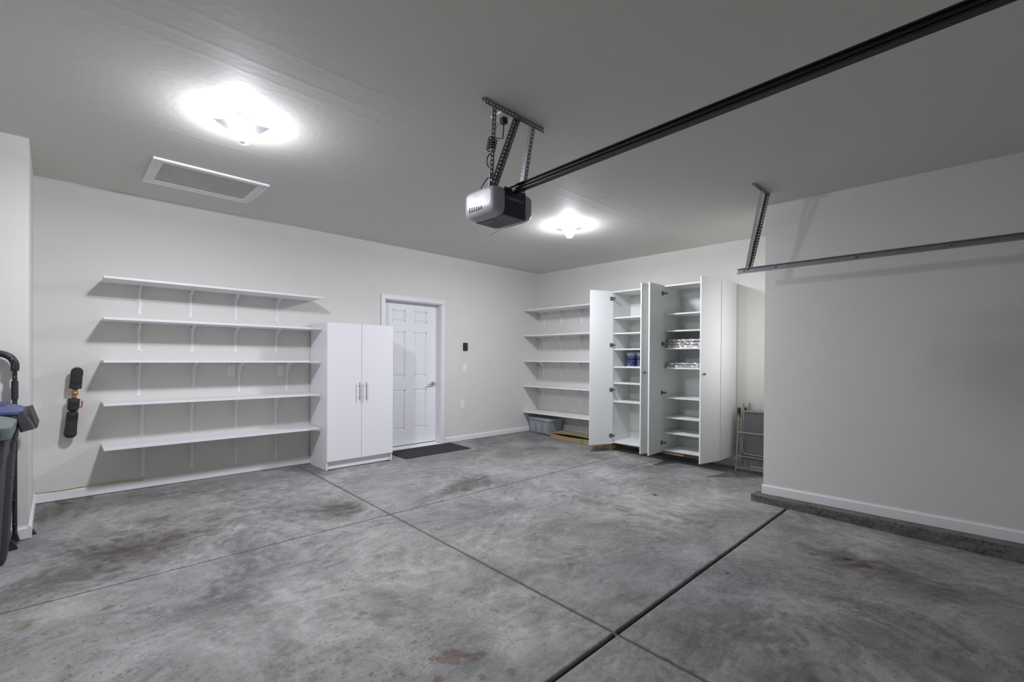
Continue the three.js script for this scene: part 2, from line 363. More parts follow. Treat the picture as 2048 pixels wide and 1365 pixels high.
{
  const g = thing('door_2', 'closed white sectional garage door behind the viewer', 'garage door', [ROOM_X, fl(ROOM_X), (GZ0 + GZ1) / 2], 0, null, 'structure');
  const hh = (GTOP - fl(ROOM_X)) / 4, w = (GZ1 - GZ0) / 2;
  const panel = join([bx(0.03, 0.075, 0.002, hh - 0.002, -w, w, 0.004)]);
  for (let i = 0; i < 4; i++) { const p = shared('panel', panel, M.doorInside, g); p.position.y = i * hh; }
}
// kerb under the right wall
structure('kerb', bx(3.995, ROOM_X, -0.22, -0.05, 1.12, 1.298, 0.006), M.kerb, 'rough dark concrete kerb along the foot of the right wall', 'kerb');
// baseboards
function baseProfile(len, h = 0.085, d = 0.013) {       // runs along +x from 0 to len, face towards +z
  const s = new THREE.Shape(); s.moveTo(0, 0); s.lineTo(d, 0); s.lineTo(d, h - 0.014); s.lineTo(d * 0.62, h - 0.008); s.lineTo(d * 0.5, h); s.lineTo(0, h); s.closePath();
  const g = new THREE.ExtrudeGeometry(s, { depth: len, bevelEnabled: false }); // profile x-y, along z
  return basis(g, V(0, 0, 1), V(0, 1, 0), V(1, 0, 0));
}
const alongZ = (g, x, y, z1) => g.rotateY(Math.PI / 2).translate(x, y, z1);   // face towards +x, from z1 downwards
structure('baseboard_left', alongZ(baseProfile(6.283 - 3.088, 0.081), 0, 0.014, 6.283), M.trim, 'white baseboard under the five left shelves', 'baseboard');
structure('baseboard_far', alongZ(baseProfile(2.058 - 0.013, 0.076), 0, 0.010, 2.058), M.trim, 'white baseboard between the house door and the far corner', 'baseboard');
structure('baseboard_back', baseProfile(4.068).translate(0, -0.005, 0), M.trim, 'white baseboard along the far wall behind the tote', 'baseboard');
structure('baseboard_right', baseProfile(ROOM_X - 4.058, 0.088).translate(4.058, -0.05, 1.17), M.trim, 'white baseboard on the right wall above the kerb', 'baseboard');
structure('baseboard_corner', [alongZ(baseProfile(ROOM_Z - 6.2834, 0.085), 0.92, fl(0.92) + 0.003, ROOM_Z), baseProfile(0.92).rotateY(Math.PI).translate(0.933, fl(0.92) + 0.003, 6.283)], M.trim, 'white baseboard wrapping the wall end behind the bins', 'baseboard');
describe(mesh('sealant_bead', tube([[0.009, 0.101, 6.27], [0.012, 0.097, 6.12], [0.010, 0.103, 5.98], [0.013, 0.098, 5.82], [0.009, 0.097, 5.7], [0.012, 0.088, 5.56]], 0.006, 40, 6), M.caulk), 'yellowed bead of foam sealant on top of the left baseboard', 'sealant', null);

// ---------------------------------------------------------------- house door (on the left wall)
{
  const d = thing('door_1', 'white six-panel house door with lever handle beside the tall cabinet', 'door', [0, 0, (D0 + D1) / 2], 0, null, 'structure');
  const zc = (D0 + D1) / 2, c = 0.058;
  const casing = [];
  for (const s of [-1, 1]) {
    const i0 = s > 0 ? D1 - zc : D0 - zc - c, i1 = i0 + c, o0 = s > 0 ? i1 - 0.018 : i0, o1 = o0 + 0.018;
    casing.push(bx(-0.004, 0.016, 0.002, DTOP, i0, i1, 0.003), bx(0.0165, 0.021, 0.002, DTOP + c - 0.018, o0, o1, 0.002));
  }
  casing.push(bx(-0.004, 0.016, DTOP + 0.0004, DTOP + c, D0 - zc - c, D1 - zc + c, 0.003), bx(0.0165, 0.021, DTOP + c - 0.0176, DTOP + c, D0 - zc - c, D1 - zc + c, 0.002));
  mesh('casing', casing, M.trim, d);
  mesh('jamb', [bx(-0.158, 0, 0.03, DTOP - 0.001, D0 - zc + 0.0005, D0 - zc + 0.008), bx(-0.158, 0, 0.03, DTOP - 0.001, D1 - zc - 0.008, D1 - zc - 0.0005), bx(-0.158, 0, DTOP - 0.009, DTOP - 0.0005, D0 - zc, D1 - zc), bx(-0.115, -0.085, 0.03, DTOP, D0 - zc, D0 - zc + 0.016), bx(-0.115, -0.085, DTOP - 0.02, DTOP, D0 - zc, D1 - zc)], M.trim, d);
  const sx = -0.112;                                     // face of the slab
  const sl = mesh('slab', [bx(sx - 0.042, sx - 0.012, 0.034, DTOP - 0.012, D0 - zc + 0.010, D1 - zc - 0.010)], M.door, d);
  // stiles, rails and raised panels
  const cols = [[2.293, 2.497], [2.648, 2.852]], rows = [[0.262, 0.815], [1.003, 1.630], [1.770, 1.930]];
  const st = [];
  const zs = [D0 + 0.010, ...cols.flat(), D1 - 0.010].map(v => v - zc);
  st.push(bx(sx - 0.03, sx, 0.034, DTOP - 0.012, zs[0], zs[1]), bx(sx - 0.03, sx, 0.034, DTOP - 0.012, zs[2], zs[3]), bx(sx - 0.03, sx, 0.034, DTOP - 0.012, zs[4], zs[5]));
  const ys = [0.034, ...rows.flat(), DTOP - 0.012];
  for (let i = 0; i < ys.length; i += 2) for (const k of [1, 3]) st.push(bx(sx - 0.03, sx, ys[i], ys[i + 1], zs[k], zs[k + 1]));
  mesh('frame', st, M.door, sl);
  for (const [z0, z1] of cols) for (const [y0, y1] of rows) {
    const w = z1 - z0, h = y1 - y0, s = new THREE.Shape(); s.moveTo(-w / 2 + 0.03, -h / 2 + 0.03); s.lineTo(w / 2 - 0.03, -h / 2 + 0.03); s.lineTo(w / 2 - 0.03, h / 2 - 0.03); s.lineTo(-w / 2 + 0.03, h / 2 - 0.03); s.closePath();
    const g = new THREE.ExtrudeGeometry(s, { depth: 0.002, bevelEnabled: true, bevelSize: 0.018, bevelThickness: 0.009, bevelSegments: 1 });
    g.rotateY(Math.PI / 2).translate(sx - 0.013, (y0 + y1) / 2, (z0 + z1) / 2 - zc);
    // sloping ovolo around the opening
    const rim = [];
    for (const [a0, a1, b0, b1, rz] of [[y0, y0 + 0.012, z0, z1, 0], [y1 - 0.012, y1, z0, z1, 0], [y0, y1, z0, z0 + 0.012, 0], [y0, y1, z1 - 0.012, z1, 0]]) rim.push(bx(sx - 0.012, sx - 0.005, a0, a1, b0 - zc, b1 - zc));
    mesh('panel', [g, ...rim], M.door, sl);
  }
  mesh('door_sweep', bx(sx - 0.036, sx + 0.003, 0.0302, 0.0385, D0 - zc + 0.012, D1 - zc - 0.012, 0.001), M.blackPlastic, sl);
  const hz = 2.187 - zc, hy = 0.886;
  mesh('handle', [rod([sx, hy, hz], [sx + 0.012, hy, hz], 0.032, 24), rod([sx, hy, hz], [sx + 0.05, hy, hz], 0.011, 14), tube([[sx + 0.05, hy, hz - 0.008], [sx + 0.053, hy + 0.003, hz + 0.03], [sx + 0.052, hy - 0.004, hz + 0.075], [sx + 0.05, hy - 0.014, hz + 0.115]], 0.0095, 20, 10)], M.chrome, sl).userData.label = 'chrome lever handle';
  mesh('threshold', [bx(-0.15, 0.028, -0.02, 0.018, D0 - zc, D1 - zc, 0.006), bx(-0.13, -0.085, 0.015, 0.03, D0 - zc, D1 - zc, 0.004)], M.plate, d);
}
{
  const m = thing('doormat', 'dark charcoal ribbed doormat lying in front of the house door', 'doormat', [0.276, fl(0.276), 2.497], R(-0.6));
  const g = [];
  for (let i = 0; i < 46; i++) { const z = -0.515 + i * 0.0229; g.push(bx(-0.235, 0.235, 0.006, 0.0095, z, z + 0.013)); }
  const b = mesh('rubber_backing', bx(-0.247, 0.247, 0.0, 0.0075, -0.525, 0.525, 0.003), M.mat, m);
  mesh('rib_pile', g, std(lin(0.045, 0.045, 0.048), 1), m);
  m.rotation.z = -Math.atan(SLOPE);
}

// ---------------------------------------------------------------- shelf brackets and shelves
const bracketCache = {};
function bracketGeometry(drop, reach) {           // wall at x = 0, shelf underside at y = 0
  const key = drop + '_' + reach;
  if (bracketCache[key]) return bracketCache[key];
  const leg = (L) => { const s = new THREE.Shape(); s.moveTo(-0.019, 0); s.lineTo(0.019, 0); s.lineTo(0.0135, L * 0.45); s.lineTo(0.0125, L - 0.012); s.lineTo(0.008, L); s.lineTo(-0.008, L); s.lineTo(-0.0125, L - 0.012); s.lineTo(-0.0135, L * 0.45); s.closePath(); return new THREE.ExtrudeGeometry(s, { depth: 0.0025, bevelEnabled: false }); };
  const v = basis(leg(drop), V(0, 0, 1), V(0, -1, 0), V(1, 0, 0));       // width z, length -y, thickness +x
  const h = basis(leg(reach), V(0, 0, 1), V(1, 0, 0), V(0, -1, 0));      // width z, length +x, thickness -y
  const s = new THREE.Shape(); s.moveTo(0, 0); s.lineTo(reach * 0.85, 0); s.lineTo(reach * 0.6, -0.016); s.quadraticCurveTo(0.035, -0.03, 0.016, -drop * 0.6); s.lineTo(0, -drop * 0.85); s.closePath();
  const web = new THREE.ExtrudeGeometry(s, { depth: 0.004, bevelEnabled: false, curveSegments: 6 }).translate(0.001, -0.001, -0.002);
  const screws = [[0.0105, -0.016], [-0.0105, -0.016], [0, -(drop - 0.014)]].map(([z, y]) => join([rod([0.002, y, z], [0.0055, y, z], 0.0042, 8)]));
  return bracketCache[key] = [join([v, h, web]), screws];
}
function addBracket(parent, x, y, z, turn, drop, reach) {
  const [g, s] = bracketGeometry(drop, reach);
  const b = shared('bracket', g, M.bracket, parent); b.position.set(x, y, z); b.rotation.y = turn;
  for (const q of s) shared('screw', q, M.screw, b);
}
const TH = 0.020;
const order = ['topmost', 'second highest', 'middle one', 'second lowest', 'lowest'];
const leftRows = [
  { y: 1.944, z0: 3.995, br: [[5.587, 0.288], [5.184, 0.288], [4.784, 0.288], [4.371, 0.288]] },
  { y: 1.592, z0: 4.012, br: [[5.590, 0.282], [5.170, 0.282], [4.786, 0.282], [4.378, 0.282]] },
  { y: 1.222, z0: 4.030, br: [[5.590, 0.338], [5.156, 0.274], [4.751, 0.340], [4.267, 0.340]] },
  { y: 0.850, z0: 4.030, br: [[5.567, 0.346], [5.176, 0.346], [4.780, 0.346], [4.384, 0.346]] },
  { y: 0.468, z0: 4.030, br: [[5.558, 0.346], [5.174, 0.346], [4.781, 0.346], [4.376, 0.346]] },
];
leftRows.forEach((r, i) => {
  const z1 = 5.858, zc = (r.z0 + z1) / 2;
  const t = thing('wall_shelf', `${order[i]} of the five long white shelves left of the tall cabinet`, 'shelf', [0, r.y, zc], 0, 'long shelves on the left wall');
  mesh('board', bx(0.001, 0.352, -TH, 0, r.z0 - zc, z1 - zc, 0.0015), M.melamine, t);
  for (const [z, drop] of r.br) addBracket(t, 0.0005, -TH, z - zc, 0, drop, 0.28);
});
[2.103, 1.668, 1.230, 0.800, 0.356].forEach((y, i) => {
  const x0 = 0.004, x1 = 1.842, xc = (x0 + x1) / 2;
  const t = thing('wall_shelf', `${order[i]} of the five white corner shelves left of the open cabinets`, 'shelf', [xc, y, 0], 0, 'shelves on the far wall');
  mesh('board', bx(x0 - xc, x1 - xc, -TH, 0, 0.001, 0.388, 0.0015), M.melamine, t);
  for (const x of [0.130, 0.516, 0.945, 1.50]) addBracket(t, x - xc, -TH, 0.0005, -Math.PI / 2, i < 4 ? 0.262 : 0.25, 0.26);
});

// ---------------------------------------------------------------- tall closed cabinet by the house door
{
  const x1 = 0.49, z0 = 3.186, z1 = 4.003, zc = (z0 + z1) / 2, y0 = fl(0.30) + 0.004, y1 = 1.652, t = 0.016;
  const c = thing('tall_cabinet', 'tall white two-door cabinet with steel bar handles standing by the house door', 'cabinet', [0.25, 0, zc]);
  const X = v => v - 0.25, Zz = v => v - zc;
  for (const [a, b] of [[z0, z0 + t], [z1 - t, z1]]) mesh('side_panel', bx(X(0.022), X(x1 - 0.018), y0 - 0.004, y1, Zz(a), Zz(b), 0.001), M.melamine, c);
  mesh('top_panel', bx(X(0.022), X(x1 - 0.019), y1 - t, y1 - 0.0005, Zz(z0 + t), Zz(z1 - t)), M.melamine, c);
  mesh('back_panel', bx(X(0.024), X(0.03), 0.09, y1 - t, Zz(z0 + t), Zz(z1 - t)), M.melamine, c);
  mesh('bottom_panel', bx(X(0.03), X(x1 - 0.02), 0.09, 0.09 + t, Zz(z0 + t), Zz(z1 - t)), M.melamine, c);
  mesh('toe_kick', bx(X(x1 - 0.058), X(x1 - 0.042), y0 + 0.002, 0.089, Zz(z0 + t), Zz(z1 - t)), M.melamine, c);
  const mid = 3.596, barHandle = (dz) => [rod([X(x1 + 0.030), 0.765, dz], [X(x1 + 0.030), 0.975, dz], 0.0055, 12), rod([X(x1), 0.805, dz], [X(x1 + 0.03), 0.805, dz], 0.0042, 10), rod([X(x1), 0.935, dz], [X(x1 + 0.03), 0.935, dz], 0.0042, 10)];
  for (const [a, b, hz] of [[z0 + 0.001, mid - 0.0025, 3.553], [mid + 0.0025, z1 - 0.001, 3.636]]) {
    const d = mesh('door', bx(X(x1 - 0.0165), X(x1), 0.097, y1 - 0.001, Zz(a), Zz(b), 0.0015), M.melamine, c);
    mesh('handle', barHandle(Zz(hz)), M.chrome, d).userData.label = 'brushed steel bar handle';
  }
}

// ---------------------------------------------------------------- two open storage cabinets on the far wall
const CZ = 0.488, CB = 0.062, CT = 2.226, PT = 0.018;
function storageCabinet(x0, x1, shelfYs, label, leftOpen, rightOpen) {
  const xc = (x0 + x1) / 2, c = thing('storage_cabinet', label, 'cabinet', [xc, CB, 0]);
  const X = v => v - xc, Yy = v => v - CB, w = M.cabinetWhite, zi = 0.016;
  for (const [a, b] of [[x0, x0 + PT], [x1 - PT, x1]]) mesh('side_panel', bx(X(a), X(b), 0, Yy(CT), 0.014, CZ, 0.001), w, c);
  mesh('top_panel', bx(X(x0 + PT), X(x1 - PT), Yy(CT - PT), Yy(CT) - 0.0005, zi, CZ, 0.001), w, c);
  mesh('bottom_panel', bx(X(x0 + PT), X(x1 - PT), 0.0105, 0.0105 + PT, zi, CZ, 0.001), w, c);
  mesh('back_panel', bx(X(x0 + PT), X(x1 - PT), 0.03, Yy(CT - PT), zi, 0.026), w, c);
  mesh('back_rail', bx(X(x0 + PT), X(x1 - PT), Yy(CT - PT - 0.12), Yy(CT - PT - 0.001), 0.026, 0.044, 0.001), w, c);
  mesh('back_rail', bx(X(x0 + PT), X(x1 - PT), 0.029, 0.13, 0.026, 0.044, 0.001), w, c);
  for (const y of shelfYs) mesh('shelf', bx(X(x0 + PT + 0.001), X(x1 - PT - 0.001), Yy(y - 0.009), Yy(y + 0.009), 0.0265, CZ - 0.015, 0.001), w, c);
  const holes = [];
  for (let i = 0; i < 48; i++) for (const [sx, s] of [[x0 + PT, 1], [x1 - PT, -1]]) for (const z of [0.09, CZ - 0.05]) { const y = 0.2 + i * 0.04; holes.push(bx(X(sx) - 0.0006 , X(sx) + 0.0006, y - 0.0025, y + 0.0025, z - 0.0025, z + 0.0025)); }
  const hp = mesh('shelf_pin_holes', holes, M.hinge, c); hp.userData.kind = 'stuff';
  const W = (x1 - x0) / 2 - 0.006;
  for (const side of [-1, 1]) {                    // -1 hinged on the left edge, +1 on the right
    const s = -side;                               // direction in which the closed door runs
    const d = mesh('door', bx(0, s * W, 0, CT - CB + 0.004, 0, PT, 0.0012), w, c);
    d.position.set(X(side < 0 ? x0 + 0.021 : x1 - 0.021), -0.003, CZ + 0.004);
    d.rotation.y = side < 0 ? -R(leftOpen) : R(rightOpen);
    const hinges = [];
    for (const y of [2.124, 1.466, 0.832, 0.182]) mesh('hinge', [bx(s * 0.004, s * 0.058, y - CB - 0.026, y - CB + 0.026, -0.006, 0.001, 0.002), rod([s * 0.034, y - CB, -0.012], [s * 0.034, y - CB, 0.001], 0.016, 12), bx(s * 0.0, s * 0.03, y - CB - 0.008, y - CB + 0.008, -0.035, -0.006, 0.003), bx(-s * 0.004, s * 0.012, y - CB - 0.012, y - CB + 0.012, -0.055, -0.02, 0.002)], M.hinge, d);
    const ky = 1.098 - CB, kx = s * (W - 0.045);
    mesh('knob', lathe([[0.006, 0], [0.006, 0.012], [0.012, 0.016], [0.014, 0.022], [0.012, 0.027], [0.001, 0.028]], 14).rotateX(Math.PI / 2).translate(kx, ky, PT), M.screw, d).userData.label = 'small dark knob';
  }
  return c;
}
const cabA = storageCabinet(1.860, 2.622, [1.848, 1.627, 1.402, 1.150, 0.922, 0.661], 'open tall white cabinet holding two blue cans, next to the corner shelves', 113, 78);
const cabB = storageCabinet(2.624, 3.386, [1.850, 1.631, 1.404, 1.149, 0.763, 0.507, 0.307], 'open tall white cabinet holding wrapped packs, next to the folded chairs', 88, 78);
mesh('support_cleat', bx(-0.36, -0.08, -0.032, -0.001, 0.40, 0.47, 0.002), M.wood, cabB);
mesh('support_cleat', bx(0.20, 0.36, -0.032, -0.001, 0.30, 0.40, 0.002), M.wood, cabB);
mesh('support_cleat', bx(-0.30, 0.30, -0.032, -0.001, 0.05, 0.12, 0.002), M.wood, cabA);

// ---------------------------------------------------------------- things in the cabinets
{
  const label = texture(256, 256, (u, v, o) => {      // printed wrap: pale top band, deep blue field, paler marks
    const n = noise(u * 40, v * 26), st = noise(u * 9, v * 60);
    if (v > 0.80) { const dark = (u % 0.25 < 0.03 || (u % 0.25 > 0.07 && u % 0.25 < 0.16)) && v > 0.84 && v < 0.90 && n > 0.35; const q = dark ? 0.10 : 0.55; o[0] = q; o[1] = q; o[2] = q * 1.05; }
    else if (v > 0.55) { const q = (v - 0.55) / 0.25; o[0] = 0.05 + 0.25 * q * n; o[1] = 0.06 + 0.25 * q * n; o[2] = 0.20 + 0.25 * q; }
    else { const w = (Math.abs(v - 0.40) < 0.03 || Math.abs(v - 0.22) < 0.025) && st > 0.45 || (v < 0.12 && n > 0.72); o[0] = w ? 0.35 : 0.022; o[1] = w ? 0.36 : 0.03; o[2] = w ? 0.55 : 0.13; }
  });
  const lm = std(0xffffff, 0.4, { map: label });
  [[2.006, 0.20, 0.3, 'blue printed can in the open cabinet, further from the cabinet doors edge on its left'], [2.180, 0.215, 2.0, 'blue printed can in the open cabinet, partly hidden behind the open door']].forEach(([x, z, tn, l], i) => {
    const c = thing('can', i ? 'blue printed can half hidden behind the cabinet door' : 'blue printed can in full view on the cabinet shelf', 'can', [x, 1.1598, z], tn, 'blue cans in the cabinet');
    const g = new THREE.CylinderGeometry(0.074, 0.074, 0.186, 40, 1, true).translate(0, 0.097, 0);
    shared('label_wrap', g, lm, c);
    mesh('body', lathe([[0.001, 0], [0.0735, 0], [0.0765, 0.002], [0.0765, 0.005], [0.0735, 0.006], [0.0735, 0.188], [0.077, 0.190], [0.077, 0.196], [0.073, 0.197], [0.071, 0.190], [0.001, 0.190]], 40), M.plate, c);
  });
}
{
  const film = new THREE.MeshPhysicalMaterial({ color: lin(0.55, 0.55, 0.56), roughness: 0.18, metalness: 0.55, clearcoat: 1, clearcoatRoughness: 0.08 });
  const film2 = new THREE.MeshPhysicalMaterial({ color: lin(0.42, 0.36, 0.32), roughness: 0.22, metalness: 0.35, clearcoat: 1, clearcoatRoughness: 0.08 });
  function pack(x, y, z, w, h, d, turn, m, label, s0) {      // crumpled shiny film over a flat bundle
    const g = new THREE.BoxGeometry(w, h, d, 44, 4, 24), p = g.attributes.position;
    for (let i = 0; i < p.count; i++) {
      const px = p.getX(i), py = p.getY(i), pz = p.getZ(i);
      const n = noise((px + py) * 55 + s0, (pz - py) * 55 + s0 * 3) - 0.5, n2 = noise(px * 120 + s0, (py + pz) * 120) - 0.5;
      const k = 0.010 * n + 0.007 * n2;
      if (Math.abs(pz) > d / 2 - 1e-4) p.setZ(i, pz + Math.sign(pz) * (k - 0.004) - 0);
      if (Math.abs(px) > w / 2 - 1e-4) p.setX(i, px + Math.sign(px) * (k - 0.004));
      if (py > h / 2 - 1e-4) p.setY(i, py + k * 0.8 - 0.003);
      else if (py > -h / 2 + 1e-4) p.setY(i, py + k * 0.4);
    }
    g.computeVertexNormals();
    const o = thing('wrapped_pack', label, 'pack', [x, y, z], turn, 'wrapped packs in the cabinet');
    const mm = shared('film', g.translate(0, h / 2, 0), m, o);
    mesh('fold', [bx(-w / 2 + 0.02, w / 2 - 0.02, h * 0.35, h * 0.5, d / 2 - 0.006, d / 2 + 0.004, 0.002)], m, o);
  }
  pack(2.905, 1.4135, 0.285, 0.49, 0.036, 0.32, 0.02, film, 'silvery wrapped pack at the bottom of the upper cabinet stack', 3);
  pack(2.905, 1.4525, 0.28, 0.48, 0.034, 0.31, -0.02, film, 'silvery wrapped pack in the middle of the upper cabinet stack', 13);
  pack(2.895, 1.4915, 0.28, 0.45, 0.034, 0.30, 0.03, film2, 'brownish wrapped pack on top of the upper cabinet stack', 23);
  pack(2.905, 1.1585, 0.285, 0.49, 0.034, 0.32, -0.02, film, 'crinkled silvery wrapped pack at the bottom of the lower cabinet stack', 33);
  pack(2.915, 1.1965, 0.28, 0.48, 0.028, 0.30, 0.02, film, 'silvery wrapped pack on top of the lower cabinet stack', 43);
}

// ---------------------------------------------------------------- storage tote and carton under the far shelves
{
  const clear = new THREE.MeshPhysicalMaterial({ color: lin(0.88, 0.90, 0.94), roughness: 0.25, transmission: 0.78, thickness: 0, ior: 1.45 });
  const t = thing('storage_tote', 'translucent plastic storage tote with lid in the far corner', 'tote', [0.345, fl(0.345) + 0.0135, 0.200], R(-9.5));
  const w0 = 0.25, d0 = 0.115, w1 = 0.275, d1 = 0.135, h = 0.235;
  function shell(a, b, c, d, y0, y1, th) {
    const walls = [];
    const quadBox = (P) => { const g = new THREE.BoxGeometry(1, 1, 1), p = g.attributes.position; for (let i = 0; i < p.count; i++) { const k = (p.getX(i) > 0 ? 1 : 0) + (p.getY(i) > 0 ? 2 : 0) + (p.getZ(i) > 0 ? 4 : 0); p.setXYZ(i, ...P[k]); } g.computeVertexNormals(); return g; };
    for (const s of [-1, 1]) {
      walls.push(quadBox([[-a, y0, s > 0 ? b - th : -b], [a, y0, s > 0 ? b - th : -b], [-c, y1, s > 0 ? d - th : -d], [c, y1, s > 0 ? d - th : -d], [-a, y0, s > 0 ? b : -b + th], [a, y0, s > 0 ? b : -b + th], [-c, y1, s > 0 ? d : -d + th], [c, y1, s > 0 ? d : -d + th]]));
      walls.push(quadBox([[s > 0 ? a - th : -a, y0, -b], [s > 0 ? a : -a + th, y0, -b], [s > 0 ? c - th : -c, y1, -d], [s > 0 ? c : -c + th, y1, -d], [s > 0 ? a - th : -a, y0, b], [s > 0 ? a : -a + th, y0, b], [s > 0 ? c - th : -c, y1, d], [s > 0 ? c : -c + th, y1, d]]));
    }
    walls.push(bx(-a, a, y0, y0 + th, -b, b));
    return walls;
  }
  mesh('body', shell(w0, d0, w1, d1, 0, h, 0.004), clear, t);
  mesh('rib', [-0.17, 0, 0.17].map(x => bx(x - 0.045, x + 0.045, 0.03, 0.19, d0 + 0.006, d0 + 0.012, 0.003).applyMatrix4(new THREE.Matrix4().makeRotationX(0.06))), clear, t);
  mesh('rim', [bx(-w1 - 0.012, w1 + 0.012, h - 0.02, h, d1 - 0.002, d1 + 0.010, 0.003), bx(-w1 - 0.012, w1 + 0.012, h - 0.02, h, -d1 - 0.010, -d1 + 0.002, 0.003), bx(w1 - 0.002, w1 + 0.012, h - 0.02, h, -d1, d1, 0.003), bx(-w1 - 0.012, -w1 + 0.002, h - 0.02, h, -d1, d1, 0.003)], clear, t);
  const lidM = new THREE.MeshPhysicalMaterial({ color: lin(0.62, 0.65, 0.70), roughness: 0.4, transmission: 0.25, thickness: 0 });
  mesh('lid', [bx(-w1 - 0.018, w1 + 0.018, h - 0.006, h + 0.012, -d1 - 0.014, d1 + 0.016, 0.006), bx(-w1 + 0.03, w1 - 0.03, h + 0.01, h + 0.02, -d1 + 0.03, d1 - 0.03, 0.004)], lidM, t);
  mesh('contents', [bx(-0.19, -0.06, 0.008, 0.12, -0.08, 0.07, 0.01), bx(0.02, 0.19, 0.008, 0.10, -0.07, 0.08, 0.01), bx(-0.05, 0.01, 0.008, 0.15, -0.05, 0.06, 0.01)], std(lin(0.10, 0.11, 0.13), 0.7), t);
  mesh('cord', tube([[-0.11, 0.19, d1 - 0.010], [-0.06, 0.13, d1 - 0.016], [-0.02, 0.06, d0 - 0.004], [0.01, 0.02, d0 - 0.006]], 0.005, 20, 8), M.plate, t);
}
{
  const cardM = texture(256, 256, (u, v, o) => { const n = 0.9 + 0.12 * tileNoise(u, v, 18, 6) + 0.08 * tileNoise(u, v, 90, 9); o[0] = 0.36 * n; o[1] = 0.245 * n; o[2] = 0.135 * n; }, true, [4, 4]);
  const card = std(0xffffff, 0.85, { map: cardM });
  const b = thing('cardboard_box', 'long flat cardboard box with green tape, lid half open, on the floor', 'box', [1.272, fl(1.272) + 0.001, 0.318], R(0.3));
  b.rotation.z = -Math.atan(SLOPE);
  const w = 0.575, d = 0.142, h = 0.085;
  mesh('base', [bx(-w, w, 0, 0.004, -d, d)], card, b);
  mesh('side', [bx(-w, w, 0, h, -d, -d + 0.004), bx(-w, -w + 0.004, 0, h, -d, d), bx(w - 0.004, w, 0, h, -d, d)], card, b);
  // front wall dips where the lid has pulled away
  const s = new THREE.Shape(); s.moveTo(-w, 0); s.lineTo(w, 0); s.lineTo(w, h); s.lineTo(0.1, h - 0.002); s.quadraticCurveTo(-0.25, h - 0.028, -w + 0.02, h - 0.006); s.lineTo(-w, h); s.closePath();
  const fr = mesh('side', new THREE.ExtrudeGeometry(s, { depth: 0.004, bevelEnabled: false }).translate(0, 0, d - 0.004), card, b);
  const flapG = new THREE.BoxGeometry(2 * w - 0.02, 0.004, 2 * d - 0.03, 40, 1, 8), p = flapG.attributes.position;
  for (let i = 0; i < p.count; i++) { const x = p.getX(i), z = p.getZ(i), t = (z + d) / (2 * d); p.setY(i, p.getY(i) + h + 0.014 - 0.004 * Math.sin(x * 9) * t + 0.010 * t * Math.sin(x * 4 + 1)); }
  flapG.computeVertexNormals(); flapG.translate(0, 0.0, -0.012);
  const lid = mesh('lid_flap', flapG, card, b);
  const tapeG = new THREE.BoxGeometry(2 * w - 0.03, 0.0012, 0.05, 40, 1, 1), q = tapeG.attributes.position;
  for (let i = 0; i < q.count; i++) { const x = q.getX(i), z = q.getZ(i) + 0.045, t = (z + 0.012 + d) / (2 * d); q.setZ(i, z); q.setY(i, q.getY(i) + h + 0.0172 - 0.004 * Math.sin(x * 9) * t + 0.010 * t * Math.sin(x * 4 + 1)); }
  tapeG.computeVertexNormals();
  mesh('tape', tapeG, M.tape, lid).userData.label = 'green tape strip';
  mesh('tape', bx(0.02, 0.07, 0.001, h - 0.004, d - 0.001, d + 0.0012), M.tape, fr).userData.label = 'green tape strip';
  mesh('tape', bx(w - 0.001, w + 0.0012, 0.004, h - 0.006, -0.02, 0.04), M.tape, b).userData.label = 'green tape strip';
  mesh('side', bx(w - 0.004, w + 0.0006, h * 0.3, h * 0.7, 0.06, 0.11), std(lin(0.5, 0.48, 0.42), 0.8), b).userData.label = 'paper shipping label';
}

